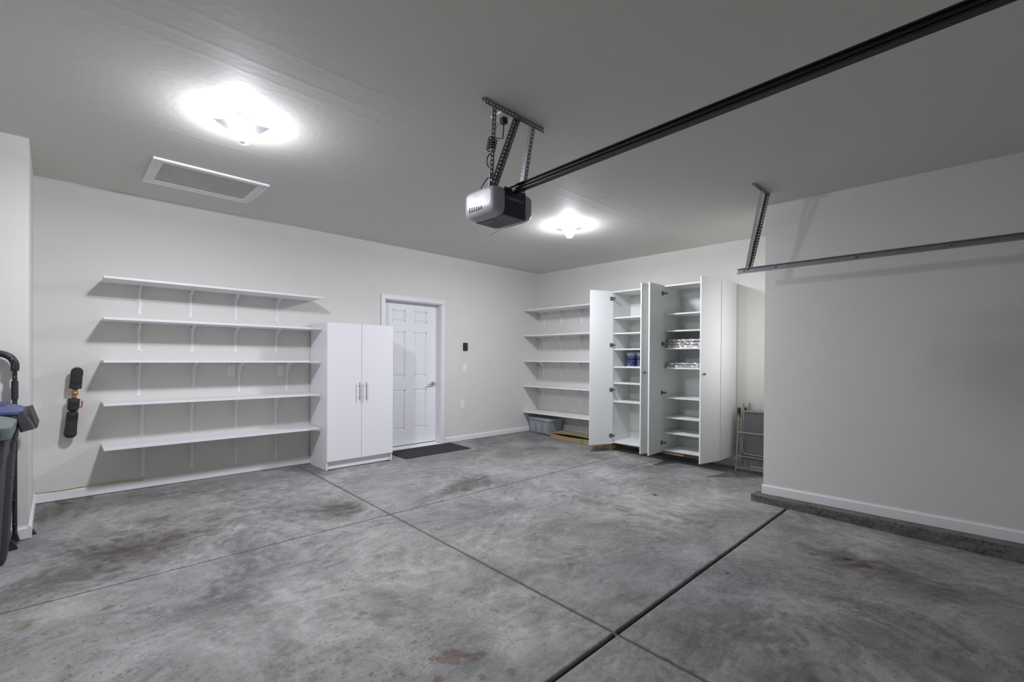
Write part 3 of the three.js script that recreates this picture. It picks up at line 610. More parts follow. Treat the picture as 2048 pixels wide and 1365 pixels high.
// ---------------------------------------------------------------- folded chairs in the niche
function foldedChair(x0, z, y, lean, label, dark) {
  const g = thing('folding_chair', label, 'chair', [x0 + 0.25, y, z], 0, 'folded chairs in the niche');
  g.rotation.x = -lean;
  const w = 0.25, r = 0.0105, m = M.taupeTube;
  // front leg frame: two legs and stretchers
  for (const s of [-1, 1]) mesh('leg', rod([s * w, 0, 0.055], [s * w, 0.70, 0.030], r, 12), m, g);
  mesh('stretcher', rod([-w, 0.045, 0.053], [w, 0.045, 0.053], 0.008), m, g);
  mesh('stretcher', rod([-w, 0.190, 0.050], [w, 0.190, 0.050], 0.008), m, g);
  mesh('stretcher', rod([-w, 0.475, 0.046], [w, 0.475, 0.046], 0.011), m, g);
  // rear leg frame folded flat behind it
  for (const s of [-1, 1]) mesh('leg', rod([s * (w - 0.035), 0.11, 0.0], [s * (w - 0.035), 0.64, 0.032], r, 12), m, g);
  mesh('rear_bow', tube([[-w + 0.055, 0.37, 0.02], [-w + 0.055, 0.29, 0.02], [-w + 0.075, 0.235, 0.02], [-w + 0.14, 0.222, 0.02], [w - 0.14, 0.222, 0.02], [w - 0.075, 0.235, 0.02], [w - 0.055, 0.29, 0.02], [w - 0.055, 0.37, 0.02]], 0.0085, 48, 10), m, g);
  // back frame and sling
  const bk = [];
  for (const s of [-1, 1]) bk.push(rod([s * (w - 0.045), 0.22, -0.012], [s * (w - 0.045), 0.83, 0.0], r, 12));
  bk.push(rod([-w + 0.045, 0.735, 0.004], [w - 0.045, 0.735, 0.004], 0.0105, 12));
  mesh('back_frame', bk, m, g);
  const sl = new THREE.BoxGeometry(2 * w - 0.10, 0.60, 0.004, 10, 16, 1), p = sl.attributes.position;
  for (let i = 0; i < p.count; i++) { const x = p.getX(i) / w, yy = p.getY(i) / 0.3; p.setZ(i, p.getZ(i) - 0.012 * (1 - x * x) * (1 - yy * yy)); }
  sl.computeVertexNormals();
  mesh('sling', sl.translate(0, 0.44, -0.002), M.greyFabric, g);
  for (const s of [-1, 1]) {
    const a = mesh('armrest', bx(s * w - 0.017, s * w + 0.017, 0.66, 0.775, 0.006, 0.036, 0.006), M.blackPlastic, g);
    const sl2 = []; for (let i = 0; i < 5; i++) sl2.push(bx(s * w - 0.011, s * w + 0.011, 0.672 + i * 0.021, 0.682 + i * 0.021, 0.034, 0.0375));
    mesh('grip_slot', sl2, M.binGrey, a);
  }
}
foldedChair(3.472, 0.185, fl(3.7), R(4.5), 'folded sling chair with taupe frame, in front, leaning in the niche');
foldedChair(3.512, 0.085, fl(3.7) + 0.002, R(3), 'folded sling chair leaning on the wall behind the other folded chair');

// ---------------------------------------------------------------- wall plates
function wallPlate(name, label, cat, z, y, kind) {
  const g = thing(name, label, cat, [0.0005, y, z]);
  const w = 0.038, h = 0.0595;
  mesh('cover', bx(0, 0.0055, -h, h, -w, w, 0.002), M.plate, g);
  if (kind === 'outlet') for (const s of [-1, 1]) {
    const f = mesh('socket_face', bx(0.005, 0.0075, s * 0.0205 - 0.0145, s * 0.0205 + 0.0145, -0.017, 0.017, 0.002), M.plate, g);
    mesh('slot', [bx(0.0070, 0.0078, s * 0.0205 - 0.003, s * 0.0205 + 0.006, -0.0075, -0.0055), bx(0.0070, 0.0078, s * 0.0205 - 0.003, s * 0.0205 + 0.006, 0.0055, 0.0075), bx(0.0070, 0.0078, s * 0.0205 - 0.010, s * 0.0205 - 0.0065, -0.002, 0.002)], M.slot, f);
  }
  if (kind === 'switch') { mesh('toggle', [bx(0.005, 0.0065, -0.012, 0.012, -0.005, 0.005), bx(0.005, 0.016, 0.0, 0.010, -0.0035, 0.0035, 0.001)], M.plate, g); mesh('screw', [rod([0.005, 0.03, 0], [0.0063, 0.03, 0], 0.003, 8), rod([0.005, -0.03, 0], [0.0063, -0.03, 0], 0.003, 8)], M.hinge, g); }
  if (kind === 'gfci') { mesh('socket_face', bx(0.005, 0.0078, -0.034, 0.034, -0.017, 0.017, 0.002), M.plate, g); mesh('button', [bx(0.0075, 0.0092, 0.001, 0.006, -0.007, 0.007), bx(0.0075, 0.0092, -0.006, -0.001, -0.007, 0.007)], M.bracket, g); mesh('slot', [0.021, -0.021].flatMap(y => [bx(0.0074, 0.0082, y - 0.004, y + 0.005, -0.0075, -0.0055), bx(0.0074, 0.0082, y - 0.004, y + 0.005, 0.0055, 0.0075)]), M.slot, g); }
  return g;
}
wallPlate('light_switch', 'white toggle switch plate under the shelf, second from the tall cabinet', 'switch', 4.821, 1.120, 'switch');
wallPlate('power_outlet', 'white safety outlet under the middle left shelf, next to the tall cabinet', 'outlet', 4.328, 1.112, 'gfci');
wallPlate('light_switch', 'white toggle switch plate right of the house door, below the black control', 'switch', 1.676, 1.111, 'switch');
wallPlate('power_outlet', 'white outlet low on the wall right of the house door', 'outlet', 1.718, 0.563, 'outlet');
{
  const g = thing('wall_control', 'black garage door wall control above the light switch', 'control', [0.0005, 1.44, 1.671]);
  mesh('case', bx(0, 0.022, -0.06, 0.06, -0.041, 0.041, 0.006), M.blackPlastic, g);
  mesh('push_bar', bx(0.020, 0.0265, -0.012, 0.044, -0.031, 0.022, 0.004), std(lin(0.05, 0.05, 0.055), 0.35), g);
  mesh('button', [bx(0.020, 0.025, -0.045, -0.024, -0.030, -0.006, 0.003), bx(0.020, 0.025, -0.045, -0.024, 0.002, 0.026, 0.003)], std(lin(0.05, 0.05, 0.055), 0.35), g);
}

// ---------------------------------------------------------------- insulated pipe with valve on the left wall
{
  const top = V(0.085, 1.115, 6.018), bot = V(0.085, 0.565, 6.062);
  const P = y => { const t = (y - bot.y) / (top.y - bot.y); return [0.085, y, bot.z + (top.z - bot.z) * t]; };
  const g = thing('water_valve', 'black foam-wrapped pipe with brass fitting and red lever on the left wall', 'valve', [0, 0.55, 6.04]);
  const rel = p => [p[0], p[1] - 0.55, p[2] - 6.04];
  mesh('pipe', rod(rel(P(0.60)), rel(P(1.08)), 0.011, 12), M.brass, g);
  const sleeve = (name, pts) => { const a = V(...rel(P(pts[0][1]))), b = V(...rel(P(pts[pts.length - 1][1]))), L = a.distanceTo(b), y0 = pts[0][1], k = L / Math.abs(pts[pts.length - 1][1] - y0); const q = lathe(pts.map(([r, y]) => [r, (y - y0) * k]), 26); q.applyQuaternion(new THREE.Quaternion().setFromUnitVectors(V(0, 1, 0), b.clone().sub(a).normalize())); return q.translate(a.x, a.y, a.z); };
  mesh('foam_sleeve', [sleeve('a', [[0.012, 0.975], [0.040, 0.976], [0.041, 0.985], [0.039, 1.08], [0.041, 1.112], [0.036, 1.140], [0.020, 1.156], [0.001, 1.160]]), tube([[0.085, 1.105 - 0.55, 6.018 - 6.04], [0.05, 1.11 - 0.55, 6.014 - 6.04], [0.002, 1.108 - 0.55, 6.012 - 6.04]], 0.037, 10, 20)], M.softBlack, g);
  mesh('foam_sleeve', sleeve('b', [[0.012, 0.788], [0.032, 0.789], [0.038, 0.806], [0.039, 0.888], [0.012, 0.890]]), M.softBlack, g);
  mesh('foam_sleeve', [sleeve('c', [[0.001, 0.552], [0.025, 0.555], [0.039, 0.573], [0.043, 0.590], [0.039, 0.640], [0.038, 0.772], [0.012, 0.774]]), tube([[0.085, 0.60 - 0.55, 6.06 - 6.04], [0.04, 0.60 - 0.55, 6.06 - 6.04], [0.002, 0.60 - 0.55, 6.06 - 6.04]], 0.036, 10, 20)], M.softBlack, g);
  for (const q of [sleeve('d', [[0.0405, 1.005], [0.0408, 1.006], [0.0408, 1.040], [0.0405, 1.041]]), sleeve('e', [[0.0395, 0.822], [0.0398, 0.823], [0.0398, 0.858], [0.0395, 0.859]]), sleeve('f', [[0.0395, 0.700], [0.0398, 0.701], [0.0398, 0.748], [0.0395, 0.749]])]) mesh('tape_band', q, M.blackPlastic, g);
  mesh('brass_fitting', sleeve('h', [[0.012, 0.890], [0.018, 0.892], [0.018, 0.905], [0.015, 0.910], [0.015, 0.918], [0.022, 0.924], [0.023, 0.935], [0.019, 0.945], [0.016, 0.955], [0.020, 0.972], [0.012, 0.976]]), M.brass, g);
  mesh('valve_body', sleeve('k', [[0.012, 0.770], [0.024, 0.772], [0.024, 0.790], [0.012, 0.792]]), M.blackPlastic, g);
  mesh('lever', tube([rel([0.085, 0.812, 6.006]), rel([0.088, 0.812, 5.992]), rel([0.088, 0.822, 5.988]), rel([0.088, 0.868, 5.985])], 0.0045, 16, 8), M.redPlastic, g).userData.label = 'red lever';
}

// ---------------------------------------------------------------- ceiling lamps
const shadeGlass = new THREE.MeshStandardMaterial({ color: lin(0.72, 0.72, 0.72), roughness: 0.35, emissive: LAMP_COLOUR, emissiveIntensity: 4.5 });
function ceilingLamp(x, z, turn, label) {             // square bent shade with two fat bulbs along one diagonal
  const g = thing('ceiling_light', label, 'light', [x, H, z], turn, 'bulb lights on the ceiling');
  mesh('mounting_plate', bx(-0.05, 0.05, -0.012, -0.0005, -0.05, 0.05, 0.003), M.plate, g);
  const N = 24, a = 0.112, sheet = new THREE.BoxGeometry(2, 2, 2, N, 1, N), p = sheet.attributes.position;
  for (let i = 0; i < p.count; i++) { const u = p.getX(i), v = p.getZ(i), k = Math.pow(u * u * v * v, 0.55); p.setXYZ(i, u * a, -0.050 + 0.024 * k + 0.002 * p.getY(i), v * a); }
  sheet.computeVertexNormals();
  mesh('glass_shade', sheet, shadeGlass, g);
  mesh('stem', rod([0, -0.14, 0], [0, -0.01, 0], 0.003, 8), M.plate, g);
  mesh('finial', lathe([[0.001, -0.152], [0.011, -0.150], [0.018, -0.141], [0.016, -0.132], [0.001, -0.130]], 20), shadeGlass, g);
  const glow = new THREE.MeshStandardMaterial({ color: lin(0.9, 0.9, 0.9), roughness: 0.5, emissive: LAMP_COLOUR, emissiveIntensity: 40 });
  for (const s of [-1, 1]) {
    const d = r => [s * r * Math.SQRT1_2, -0.078, s * r * Math.SQRT1_2];
    const q = lathe([[0.001, 0], [0.030, 0.001], [0.040, 0.012], [0.047, 0.040], [0.046, 0.085], [0.036, 0.108], [0.020, 0.120], [0.001, 0.124]], 24);
    q.applyQuaternion(new THREE.Quaternion().setFromUnitVectors(V(0, 1, 0), V(s * Math.SQRT1_2, 0, s * Math.SQRT1_2))).translate(...d(0.006));
    mesh('bulb', q, glow, g);
    const l = new THREE.PointLight(LAMP_COLOUR, LAMP_POWER / 2, 0, 2), at = d(0.052);
    l.position.set(at[0], -0.036, at[2]); l.castShadow = true; l.shadow.radius = 1.5; l.shadow.mapSize.set(2048, 2048); l.shadow.bias = -0.0005; l.name = 'bulb_light';
    g.add(l);
  }
  const r = new THREE.RectAreaLight(LAMP_COLOUR, SHADE_GLOW, 0.2, 0.2);   // the lit underside of shade and bulbs
  r.position.set(0, -0.156, 0); r.rotation.x = -Math.PI / 2; r.name = 'shade_light'; g.add(r);
}
// left-right diagonals of the two shades as seen: (0.114, -0.283) and (0.264, -0.174) in x, z
ceilingLamp(2.262, 5.300, R(23), 'bright twin-bulb glass ceiling light, nearer one beside the attic hatch');
ceilingLamp(2.275, 2.000, R(-12), 'bright twin-bulb glass ceiling light, far one beyond the door opener');

// ---------------------------------------------------------------- attic hatch
{
  const x0 = 0.548, x1 = 1.190, z0 = 4.810, z1 = 5.626, xc = (x0 + x1) / 2, zc = (z0 + z1) / 2, w = 0.072;
  const g = thing('attic_hatch', 'white framed attic hatch panel in the ceiling', 'hatch', [xc, H, zc]);
  const a = (x1 - x0) / 2, b = (z1 - z0) / 2;
  const cas = (X0, X1, Z0, Z1, out) => mesh('casing', [bx(X0, X1, -0.014, -0.0005, Z0, Z1, 0.003), out], M.trim, g);
  cas(-a, -a + w, -b, b, bx(-a, -a + 0.02, -0.019, -0.0145, -b, b, 0.002)); cas(a - w, a, -b, b, bx(a - 0.02, a, -0.019, -0.0145, -b, b, 0.002));
  cas(-a + w + 0.0003, a - w - 0.0003, -b, -b + w, bx(-a + 0.0204, a - 0.0204, -0.019, -0.0145, -b, -b + 0.02, 0.002)); cas(-a + w + 0.0003, a - w - 0.0003, b - w, b, bx(-a + 0.0204, a - 0.0204, -0.019, -0.0145, b - 0.02, b, 0.002));
  const tx = texture(256, 256, (u, v, o) => { const n = 0.90 + 0.12 * tileNoise(u, v, 14, 6) - 0.10 * smooth(0.62, 0.8, tileNoise(u, v, 40, 31)); o[0] = 0.55 * n; o[1] = 0.54 * n; o[2] = 0.52 * n; }, true, [2, 2]);
  mesh('panel', bx(-a + w, a - w, -0.004, -0.0004, -b + w, b - w), std(0xffffff, 0.85, { map: tx, bumpMap: peel, bumpScale: 0.001 }), g);
}

// ---------------------------------------------------------------- garage door opener
let opener;
const font = await new FontLoader().loadAsync('fonts/droid/droid_sans_regular.typeface.json');
{
  const xf = 3.551, zc = 4.123, yb = 2.130, yt = 2.298;
  const g = thing('garage_door_opener', 'ceiling-hung garage door opener with white light lenses and long black rail', 'door opener', [3.42, yb, zc]);
  opener = g;
  const X = v => v - 3.42, Y = v => v - yb, Zz = v => v - zc;
  mesh('motor_housing', [bx(X(3.27), X(xf), 0.004, Y(yt) - 0.012, -0.088, 0.088, 0.006)], M.navyUnder, g);
  const fs = new THREE.Shape(); fs.moveTo(-0.089, 0); fs.lineTo(0.089, 0); fs.lineTo(0.089, Y(yt) - 0.002); fs.lineTo(0.03, Y(yt) - 0.002); fs.lineTo(0.022, Y(yt) - 0.02); fs.lineTo(-0.022, Y(yt) - 0.02); fs.lineTo(-0.03, Y(yt) - 0.002); fs.lineTo(-0.089, Y(yt) - 0.002); fs.closePath();
  const fp = mesh('front_panel', new THREE.ExtrudeGeometry(fs, { depth: 0.004, bevelEnabled: true, bevelSize: 0.002, bevelThickness: 0.002, bevelSegments: 1 }).rotateY(Math.PI / 2).translate(X(xf), 0, 0), M.navy, g);
  const word = [], put = (str, size, x0) => { const t = new TextGeometry(str, { font, size, depth: 0.0006, curveSegments: 3, bevelEnabled: false }); t.computeBoundingBox(); const w = t.boundingBox.max.x; word.push(t.translate(x0, 0, 0)); return x0 + w; };
  let cx = put('C', 0.0155, 0); put('HAMBERLAIN', 0.0125, cx + 0.002);
  const wg = join(word); wg.computeBoundingBox(); const ww = wg.boundingBox.max.x, k = 0.140 / ww;
  wg.scale(k, k, 1).translate(-0.070, 0, 0).rotateY(Math.PI / 2).translate(X(xf) + 0.0061, 0.098, 0.002);
  mesh('lettering', wg, M.letter, fp).userData.label = 'pale maker name lettering';
  const us = mesh('underside_panel', [bx(X(3.285), X(3.545), -0.002, 0.006, -0.086, 0.086, 0.002)], M.navyUnder, g);
  mesh('vent_groove', [0.02, 0.06, 0.10].map(x => bx(X(3.30) + x, X(3.30) + x + 0.006, -0.0035, 0, -0.07, 0.03)).concat([bx(X(3.32), X(3.42), -0.004, 0, 0.035, 0.07, 0.001)]), std(lin(0.13, 0.14, 0.18), 0.5), us).userData.label = 'paler ribs and sticker';
  // light lenses: rounded shells on both sides
  function lensGeo(s) {
    const pr = [[0.00, 1], [0.015, 1.0], [0.035, 0.985], [0.055, 0.95], [0.070, 0.88], [0.080, 0.76], [0.084, 0.55]], rings = [];
    const N = 48;
    for (const [dz, sc] of pr) { const ring = []; for (let i = 0; i < N; i++) { const a = i / N * 2 * Math.PI, c = Math.cos(a), d = Math.sin(a), e = 0.38; const hx = 0.152 * Math.sign(c) * Math.pow(Math.abs(c), e), hy = 0.088 * Math.sign(d) * Math.pow(Math.abs(d), e); ring.push([X(3.404) + hx * (0.35 + 0.65 * sc), 0.088 + (hy + 0.010 * (1 - sc)) * sc - (d < 0 ? 0 : 0) + (1 - sc) * 0.03, s * (0.087 + dz)]); } rings.push(ring); }
    const pos = [], idx = []; rings.forEach(r => r.forEach(p => pos.push(...p)));
    for (let k = 0; k + 1 < rings.length; k++) for (let i = 0; i < N; i++) { const a = k * N + i, b = k * N + (i + 1) % N, c = a + N, d = b + N; s > 0 ? idx.push(a, b, d, a, d, c) : idx.push(a, d, b, a, c, d); }
    const last = (rings.length - 1) * N, cI = pos.length / 3; pos.push(X(3.404), 0.10, s * 0.1715);
    for (let i = 0; i < N; i++) s > 0 ? idx.push(last + i, last + (i + 1) % N, cI) : idx.push(last + (i + 1) % N, last + i, cI);
    const q = new THREE.BufferGeometry(); q.setAttribute('position', new THREE.Float32BufferAttribute(pos, 3)); q.setIndex(idx); q.computeVertexNormals(); return q;
  }
  for (const s of [1, -1]) {
    const l = mesh('light_lens', lensGeo(s), M.lens, g);
    if (s > 0) { const v = []; for (let i = 0; i < 6; i++) { const sx = X(3.315) + i * 0.022; v.push(bx(sx, sx + 0.011, 0.040, 0.070 - 0.002 * i, 0.150, 0.1725, 0.001)); } mesh('vent_slot', v, M.slot, l); }
  }
  // rail: steel tee with a belt, rising slightly to the door header
  const x0 = 3.47, x1 = ROOM_X - 0.04, ry = x => 2.302 + (x - 3.5) * 0.0235;
  const railP = new THREE.Shape(); railP.moveTo(-0.019, -0.022); railP.lineTo(0.019, -0.022); railP.lineTo(0.019, -0.014); railP.lineTo(0.008, -0.010); railP.lineTo(0.008, 0.012); railP.lineTo(0.019, 0.016); railP.lineTo(0.019, 0.022); railP.lineTo(-0.019, 0.022); railP.lineTo(-0.019, 0.016); railP.lineTo(-0.008, 0.012); railP.lineTo(-0.008, -0.010); railP.lineTo(-0.019, -0.014); railP.closePath();
  const a = V(X(x0), Y(ry(x0)), 0), e = V(X(x1), Y(ry(x1)), 0), dir = e.clone().sub(a), len = dir.length(); dir.normalize();
  const rg = new THREE.ExtrudeGeometry(railP, { depth: len, bevelEnabled: false }); const up = V(0, 1, 0).addScaledVector(dir, -dir.y).normalize(), sd = up.clone().cross(dir);
  rg.applyMatrix4(new THREE.Matrix4().makeBasis(sd, up, dir).setPosition(a));
  const rail = mesh('rail', rg, M.railBlack, g); rail.userData.label = 'long black steel rail';
  mesh('belt', [-1, 1].map(s => rod([X(3.56), Y(ry(3.56)) - 0.002, s * 0.014], [X(x1), Y(ry(x1)) - 0.002, s * 0.014], 0.004, 6)), M.blackPlastic, rail);
  mesh('rail_bracket', [bx(X(3.40), X(3.535), Y(yt) - 0.016, Y(yt) + 0.004, -0.032, 0.032, 0.002), bx(X(3.47), X(3.53), Y(yt), Y(yt) + 0.024, -0.045, -0.030, 0.002)], M.galvanised, g);
  // hanger
  const bar = angleIron([X(3.553), Y(H) - 0.0008, Zz(3.862)], [X(3.553), Y(H) - 0.0008, Zz(4.372)], [0, -1, 0], [-1, 0, 0], 0.034);
  const hb = mesh('ceiling_bar', bar, M.galvanised, g);
  mesh('bolt', [rod([X(3.54), Y(H) - 0.016, Zz(4.378)], [X(3.54), Y(H) - 0.001, Zz(4.378)], 0.007, 8)], M.galvanised, hb);
  mesh('hanger_strap', angleIron([X(3.549), Y(2.752), Zz(4.278)], [X(3.480), Y(2.285), Zz(4.245)], [0, 0, 1], [-1, 0, 0], 0.030), M.galvanised, g);
  mesh('hanger_strap', angleIron([X(3.549), Y(2.752), Zz(3.972)], [X(3.460), Y(2.285), Zz(3.985)], [0, 0, -1], [-1, 0, 0], 0.030), M.galvanised, g);
  mesh('diagonal_brace', angleIron([X(3.546), Y(2.752), Zz(4.095)], [X(3.482), Y(2.300), Zz(4.235)], [0, 0, 1], [1, 0, 0], 0.034), M.galvanised, g);
  mesh('release_cord', tube([[X(3.40), -0.004, -0.03], [X(3.40), -0.03, -0.028], [X(3.385), -0.055, 0.0], [X(3.37), -0.085, 0.045]], 0.0012, 20, 5), M.hinge, g);
}
{
  const o = thing('ceiling_outlet', 'white ceiling outlet box above the door opener', 'outlet', [3.478, H, 4.150]);
  mesh('cover', bx(-0.06, 0.04, -0.012, -0.0004, -0.06, 0.06, 0.003), M.plate, o);
  mesh('plug', bx(-0.022, 0.016, -0.048, -0.010, -0.02, 0.02, 0.006), M.blackPlastic, o);
  const P = [[3.476, 2.735, 4.152], [3.476, 2.69, 4.152], [3.478, 2.63, 4.162], [3.50, 2.605, 4.20], [3.52, 2.585, 4.262]];
  for (let i = 0; i < 34; i++) { const a = i / 7 * Math.PI * 2; P.push([3.512 - i * 0.0006 + 0.022 * Math.cos(a + 1), 2.578 - i * 0.0020, 4.272 + 0.030 * Math.sin(a + 1)]); }
  P.push([3.50, 2.47, 4.30], [3.485, 2.43, 4.295], [3.49, 2.385, 4.255], [3.47, 2.34, 4.285], [3.44, 2.31, 4.292], [3.42, 2.296, 4.285]);
  mesh('power_cord', tube(P.map(p => [p[0] - 3.42, p[1] - 2.13, p[2] - 4.123]), 0.0036, 320, 7), M.blackPlastic, opener).userData.label = 'black power cord coiled round a hanger strap';
  mesh('signal_wire', tube([[3.47, 2.768, 4.165], [3.49, 2.72, 4.18], [3.50, 2.67, 4.23], [3.505, 2.60, 4.255], [3.485, 2.48, 4.245], [3.47, 2.38, 4.27], [3.455, 2.32, 4.268], [3.45, 2.290, 4.262]].map(p => [p[0] - 3.42, p[1] - 2.13, p[2] - 4.123]), 0.0014, 80, 5), M.hinge, opener);
}

// ---------------------------------------------------------------- horizontal door track on the right
{
  const x0 = 3.965, x1 = ROOM_X - 0.35, z = 1.60, yt = 2.107, yb = 2.058;
  const g = thing('door_track', 'galvanised horizontal door track hung along the right wall', 'track', [x0, yb, z]);
  const s = new THREE.Shape(), t = 0.0018, h = yt - yb;          // rolled C channel open towards the room
  const pts = [[0.030, 0.008], [0.030, 0], [0.012, 0], [0, 0.006], [0, h - 0.004], [0.004, h], [0.028, h], [0.028, h - 0.006]];
  const inner = pts.map(([a, b], i) => [clamp(a + (i < 3 && i !== 1 ? 0 : 0), 0, 1), b]);
  s.moveTo(...pts[0]); for (const p of pts.slice(1)) s.lineTo(...p);
  for (const p of [[0.028 - t, h - 0.006], [0.028 - t, h - t], [0.004 + t * 0.5, h - t], [t, h - 0.004 - t * 0.5], [t, 0.006 + t * 0.5], [0.012 + t * 0.3, t], [0.030 - t, t], [0.030 - t, 0.008]]) s.lineTo(...p);
  s.closePath();
  const ch = basis(new THREE.ExtrudeGeometry(s, { depth: x1 - x0, bevelEnabled: false }), V(0, 0, 1), V(0, 1, 0), V(1, 0, 0));
  mesh('channel', ch, M.galvanised, g);
  for (const x of [0.055, 0.32, 0.9, 1.45, 2.0]) mesh('bolt', rod([x, h / 2, 0.002], [x, h / 2, 0.009], 0.0065, 8), M.screw, g);
  const Y = v => v - yb;
  mesh('ceiling_angle', angleIron([4.204 - x0, Y(H) - 0.0008, 1.545 - z], [4.204 - x0, Y(H) - 0.0008, 1.885 - z], [0, -1, 0], [-1, 0, 0], 0.030), M.galvanised, g);
  mesh('hanger_strap', angleIron([4.198 - x0, Y(2.765), 1.735 - z], [4.026 - x0, Y(2.085), 1.598 - z], [0, 0, -1], [1, 0, 0], 0.030), M.galvanised, g);
  mesh('hanger_strap', angleIron([4.200 - x0, Y(2.765), 1.575 - z], [4.055 - x0, Y(2.085), 1.585 - z], [0, 0, 1], [1, 0, 0], 0.030), M.galvanised, g);
  mesh('bolt', rod([4.19 - x0, Y(H) - 0.020, 1.900 - z], [4.19 - x0, Y(H) - 0.0005, 1.900 - z], 0.007, 8), M.galvanised, g);
}

// ---------------------------------------------------------------- bins and cart at the left edge
function loftBox(levels, r = 0.05, n = 6) {          // levels: [y, x0, x1, z0, z1] rounded rectangles
  const pos = [], idx = [], per = 4 * (n + 1);
  for (const [y, x0, x1, z0, z1] of levels) {
    const q = Math.min(r, (x1 - x0) / 2.1, (z1 - z0) / 2.1);
    for (const [cx, cz, a0] of [[x1 - q, z1 - q, 0], [x0 + q, z1 - q, 90], [x0 + q, z0 + q, 180], [x1 - q, z0 + q, 270]])
      for (let i = 0; i <= n; i++) { const a = R(a0 + 90 * i / n); pos.push(cx + q * Math.cos(a), y, cz + q * Math.sin(a)); }
  }
  for (let k = 0; k + 1 < levels.length; k++) for (let i = 0; i < per; i++) { const a = k * per + i, b = k * per + (i + 1) % per; idx.push(a, a + per, b, b, a + per, b + per); }
  const cap = (k, flip) => { for (let i = 1; i + 1 < per; i++) flip ? idx.push(k * per, k * per + i, k * per + i + 1) : idx.push(k * per, k * per + i + 1, k * per + i); };
  cap(0, true); cap(levels.length - 1, false);
  const g = new THREE.BufferGeometry(); g.setAttribute('position', new THREE.Float32BufferAttribute(pos, 3)); g.setIndex(idx);
  const f = g.toNonIndexed(); f.computeVertexNormals(); return f;
}
function wheelieBin(x0, z0, w, d, top, lidM, label, handleBack) {
  const y = fl(x0 + w / 2) + 0.012, g = thing('wheelie_bin', label, 'bin', [x0 + w / 2, y, z0 + d / 2], 0, 'wheelie bins');
  const a = w / 2, b = d / 2, h = top - y - 0.055;
  mesh('body', loftBox([[0.0, -a + 0.05, a - 0.05, -b + 0.055, b - 0.06], [0.02, -a + 0.045, a - 0.045, -b + 0.05, b - 0.055], [h * 0.80, -a + 0.016, a - 0.016, -b + 0.018, b - 0.02], [h * 0.81, -a + 0.006, a - 0.006, -b + 0.010, b - 0.01], [h - 0.05, -a + 0.002, a - 0.002, -b + 0.004, b], [h - 0.049, -a - 0.014, a + 0.014, -b - 0.012, b + 0.014], [h, -a - 0.014, a + 0.014, -b - 0.012, b + 0.014]], 0.05), M.binBlack, g);
  const lid = mesh('lid', loftBox([[h - (handleBack ? 0.004 : 0.045), -a - 0.018, a + 0.018, -b - 0.016, b + 0.026], [h + 0.0, -a - 0.022, a + 0.022, -b - 0.02, b + 0.03], [h + 0.014, -a - 0.022, a + 0.022, -b - 0.02, b + 0.03], [h + 0.030, -a + 0.0, a - 0.0, -b + 0.01, b + 0.0], [h + 0.046, -a + 0.05, a - 0.05, -b + 0.05, b - 0.05], [h + 0.052, -a + 0.10, a - 0.10, -b + 0.09, b - 0.09]], 0.06), lidM, g);
  for (const f of [-0.5, 0, 0.5]) mesh('lid_rib', bx(f * a - 0.012, f * a + 0.012, h + 0.03, h + 0.058, -b + 0.05, b - 0.06, 0.006), lidM, lid);
  for (const s of [-1, 1]) mesh('wheel', rod([s * (a - 0.09), 0.085, b - 0.03], [s * (a - 0.03), 0.085, b - 0.03], 0.095, 24), M.blackPlastic, g);
  if (handleBack) {
    for (const s of [-1]) mesh('foot', loftBox([[-0.010, s * (a - 0.08) - 0.012, s * (a - 0.08) + 0.012, -b + 0.012, -b + 0.08], [0.0, s * (a - 0.08) - 0.012, s * (a - 0.08) + 0.012, -b + 0.012, -b + 0.08], [0.055, s * (a - 0.08) - 0.012, s * (a - 0.08) + 0.012, -b + 0.03, -b + 0.07]], 0.006, 2), M.softBlack, g);
                                   // ribbed hinge and handle moulding towards the far wall
    const hd = [loftBox([[0, -a - 0.01, a + 0.01, -0.035, 0.035], [0.12, -a + 0.0, a - 0.0, -0.022, 0.030]], 0.012, 3).rotateX(R(16)).translate(0, h - 0.105, -b - 0.045)];
    for (let i = 0; i < 9; i++) { const x = -a + 0.02 + i * (w - 0.04) / 8; hd.push(bx(x - 0.006, x + 0.006, 0, 0.12, -0.044, -0.028, 0.003).rotateX(R(16)).translate(0, h - 0.105, -b - 0.045)); }
    for (let i = 0; i < 4; i++) { const z = -0.022 + i * 0.015; hd.push(bx(-a - 0.016, -a + 0.0, 0.004, 0.116, z - 0.004, z + 0.004, 0.002).rotateX(R(16)).translate(0, h - 0.105, -b - 0.045)); }
    hd.push(bx(-a, a, h - 0.02, h + 0.008, -b - 0.05, -b + 0.02, 0.006));
    mesh('handle', hd, M.binGrey, g);
  }
  return g;
}
wheelieBin(1.035, 6.315, 0.43, 0.56, 0.955, M.binBlue, 'black wheeled bin with blue lid, behind the green-lidded bin', true);
wheelieBin(1.600, 6.330, 0.50, 0.58, 0.925, M.binGreen, 'black wheeled bin with green lid, nearest at the left edge', false);
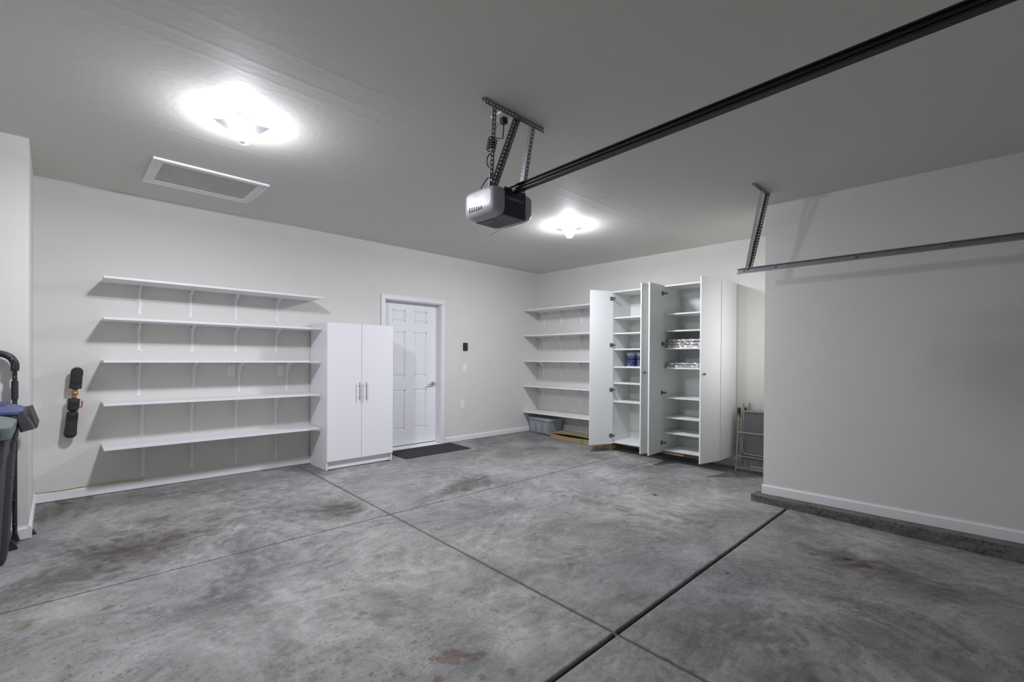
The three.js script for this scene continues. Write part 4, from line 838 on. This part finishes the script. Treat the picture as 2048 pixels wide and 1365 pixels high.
{
  const speck = texture(256, 256, (u, v, o) => { const p = tileNoise(u, v, 34, 4) > 0.90 || tileNoise(u, v, 60, 20) > 0.965; const q = p ? 0.55 : 0.018; o[0] = q; o[1] = q; o[2] = q; }, true, [6, 6]);
  const m = std(0xffffff, 0.5, { map: speck });
  const g = thing('hand_cart', 'black upright cart handle with white paint specks behind the blue-lidded bin', 'cart', [0.972, fl(0.97), 6.49]);
  for (const s of [-1, 1]) {
    mesh('post', rod([0, 0.05, s * 0.142], [0, 1.20, s * 0.142], 0.0125, 14), m, g);
    mesh('collar', rod([0, 0.98, s * 0.142], [0, 1.105, s * 0.142], 0.0175, 14), M.softBlack, g);
    mesh('foot', [loftBox([[0.0, -0.03, 0.03, s * 0.142 - 0.024, s * 0.142 + 0.02], [0.012, -0.02, 0.02, s * 0.142 - 0.024, s * 0.142 + 0.02], [0.07, -0.012, 0.012, s * 0.142 - 0.012, s * 0.142 + 0.012]], 0.008, 2)], M.blackPlastic, g);
  }
  mesh('grip', tube([[0, 1.175, -0.142], [0, 1.225, -0.142], [0, 1.268, -0.120], [0, 1.290, -0.08], [0, 1.296, 0], [0, 1.290, 0.08], [0, 1.268, 0.120], [0, 1.225, 0.142], [0, 1.175, 0.142]], 0.0215, 60, 14), m, g);
  mesh('crossbar', [rod([0, 0.35, -0.142], [0, 0.35, 0.142], 0.011, 10), rod([0, 0.72, -0.142], [0, 0.72, 0.142], 0.011, 10)], M.blackPlastic, g);
}
{
  const w = thing('rubber_wedge', 'small black wedge on the floor at the wall end', 'wedge', [0.845, fl(0.845), 6.254]);
  const s = new THREE.Shape(); s.moveTo(0, 0); s.lineTo(-0.018, 0); s.lineTo(0, 0.034); s.closePath();
  mesh('wedge', new THREE.ExtrudeGeometry(s, { depth: 0.02, bevelEnabled: true, bevelSize: 0.002, bevelThickness: 0.002, bevelSegments: 1 }).rotateY(-Math.PI / 2).translate(0.010, 0.003, 0.012), M.softBlack, w);
}

renderer.render(scene, camera);
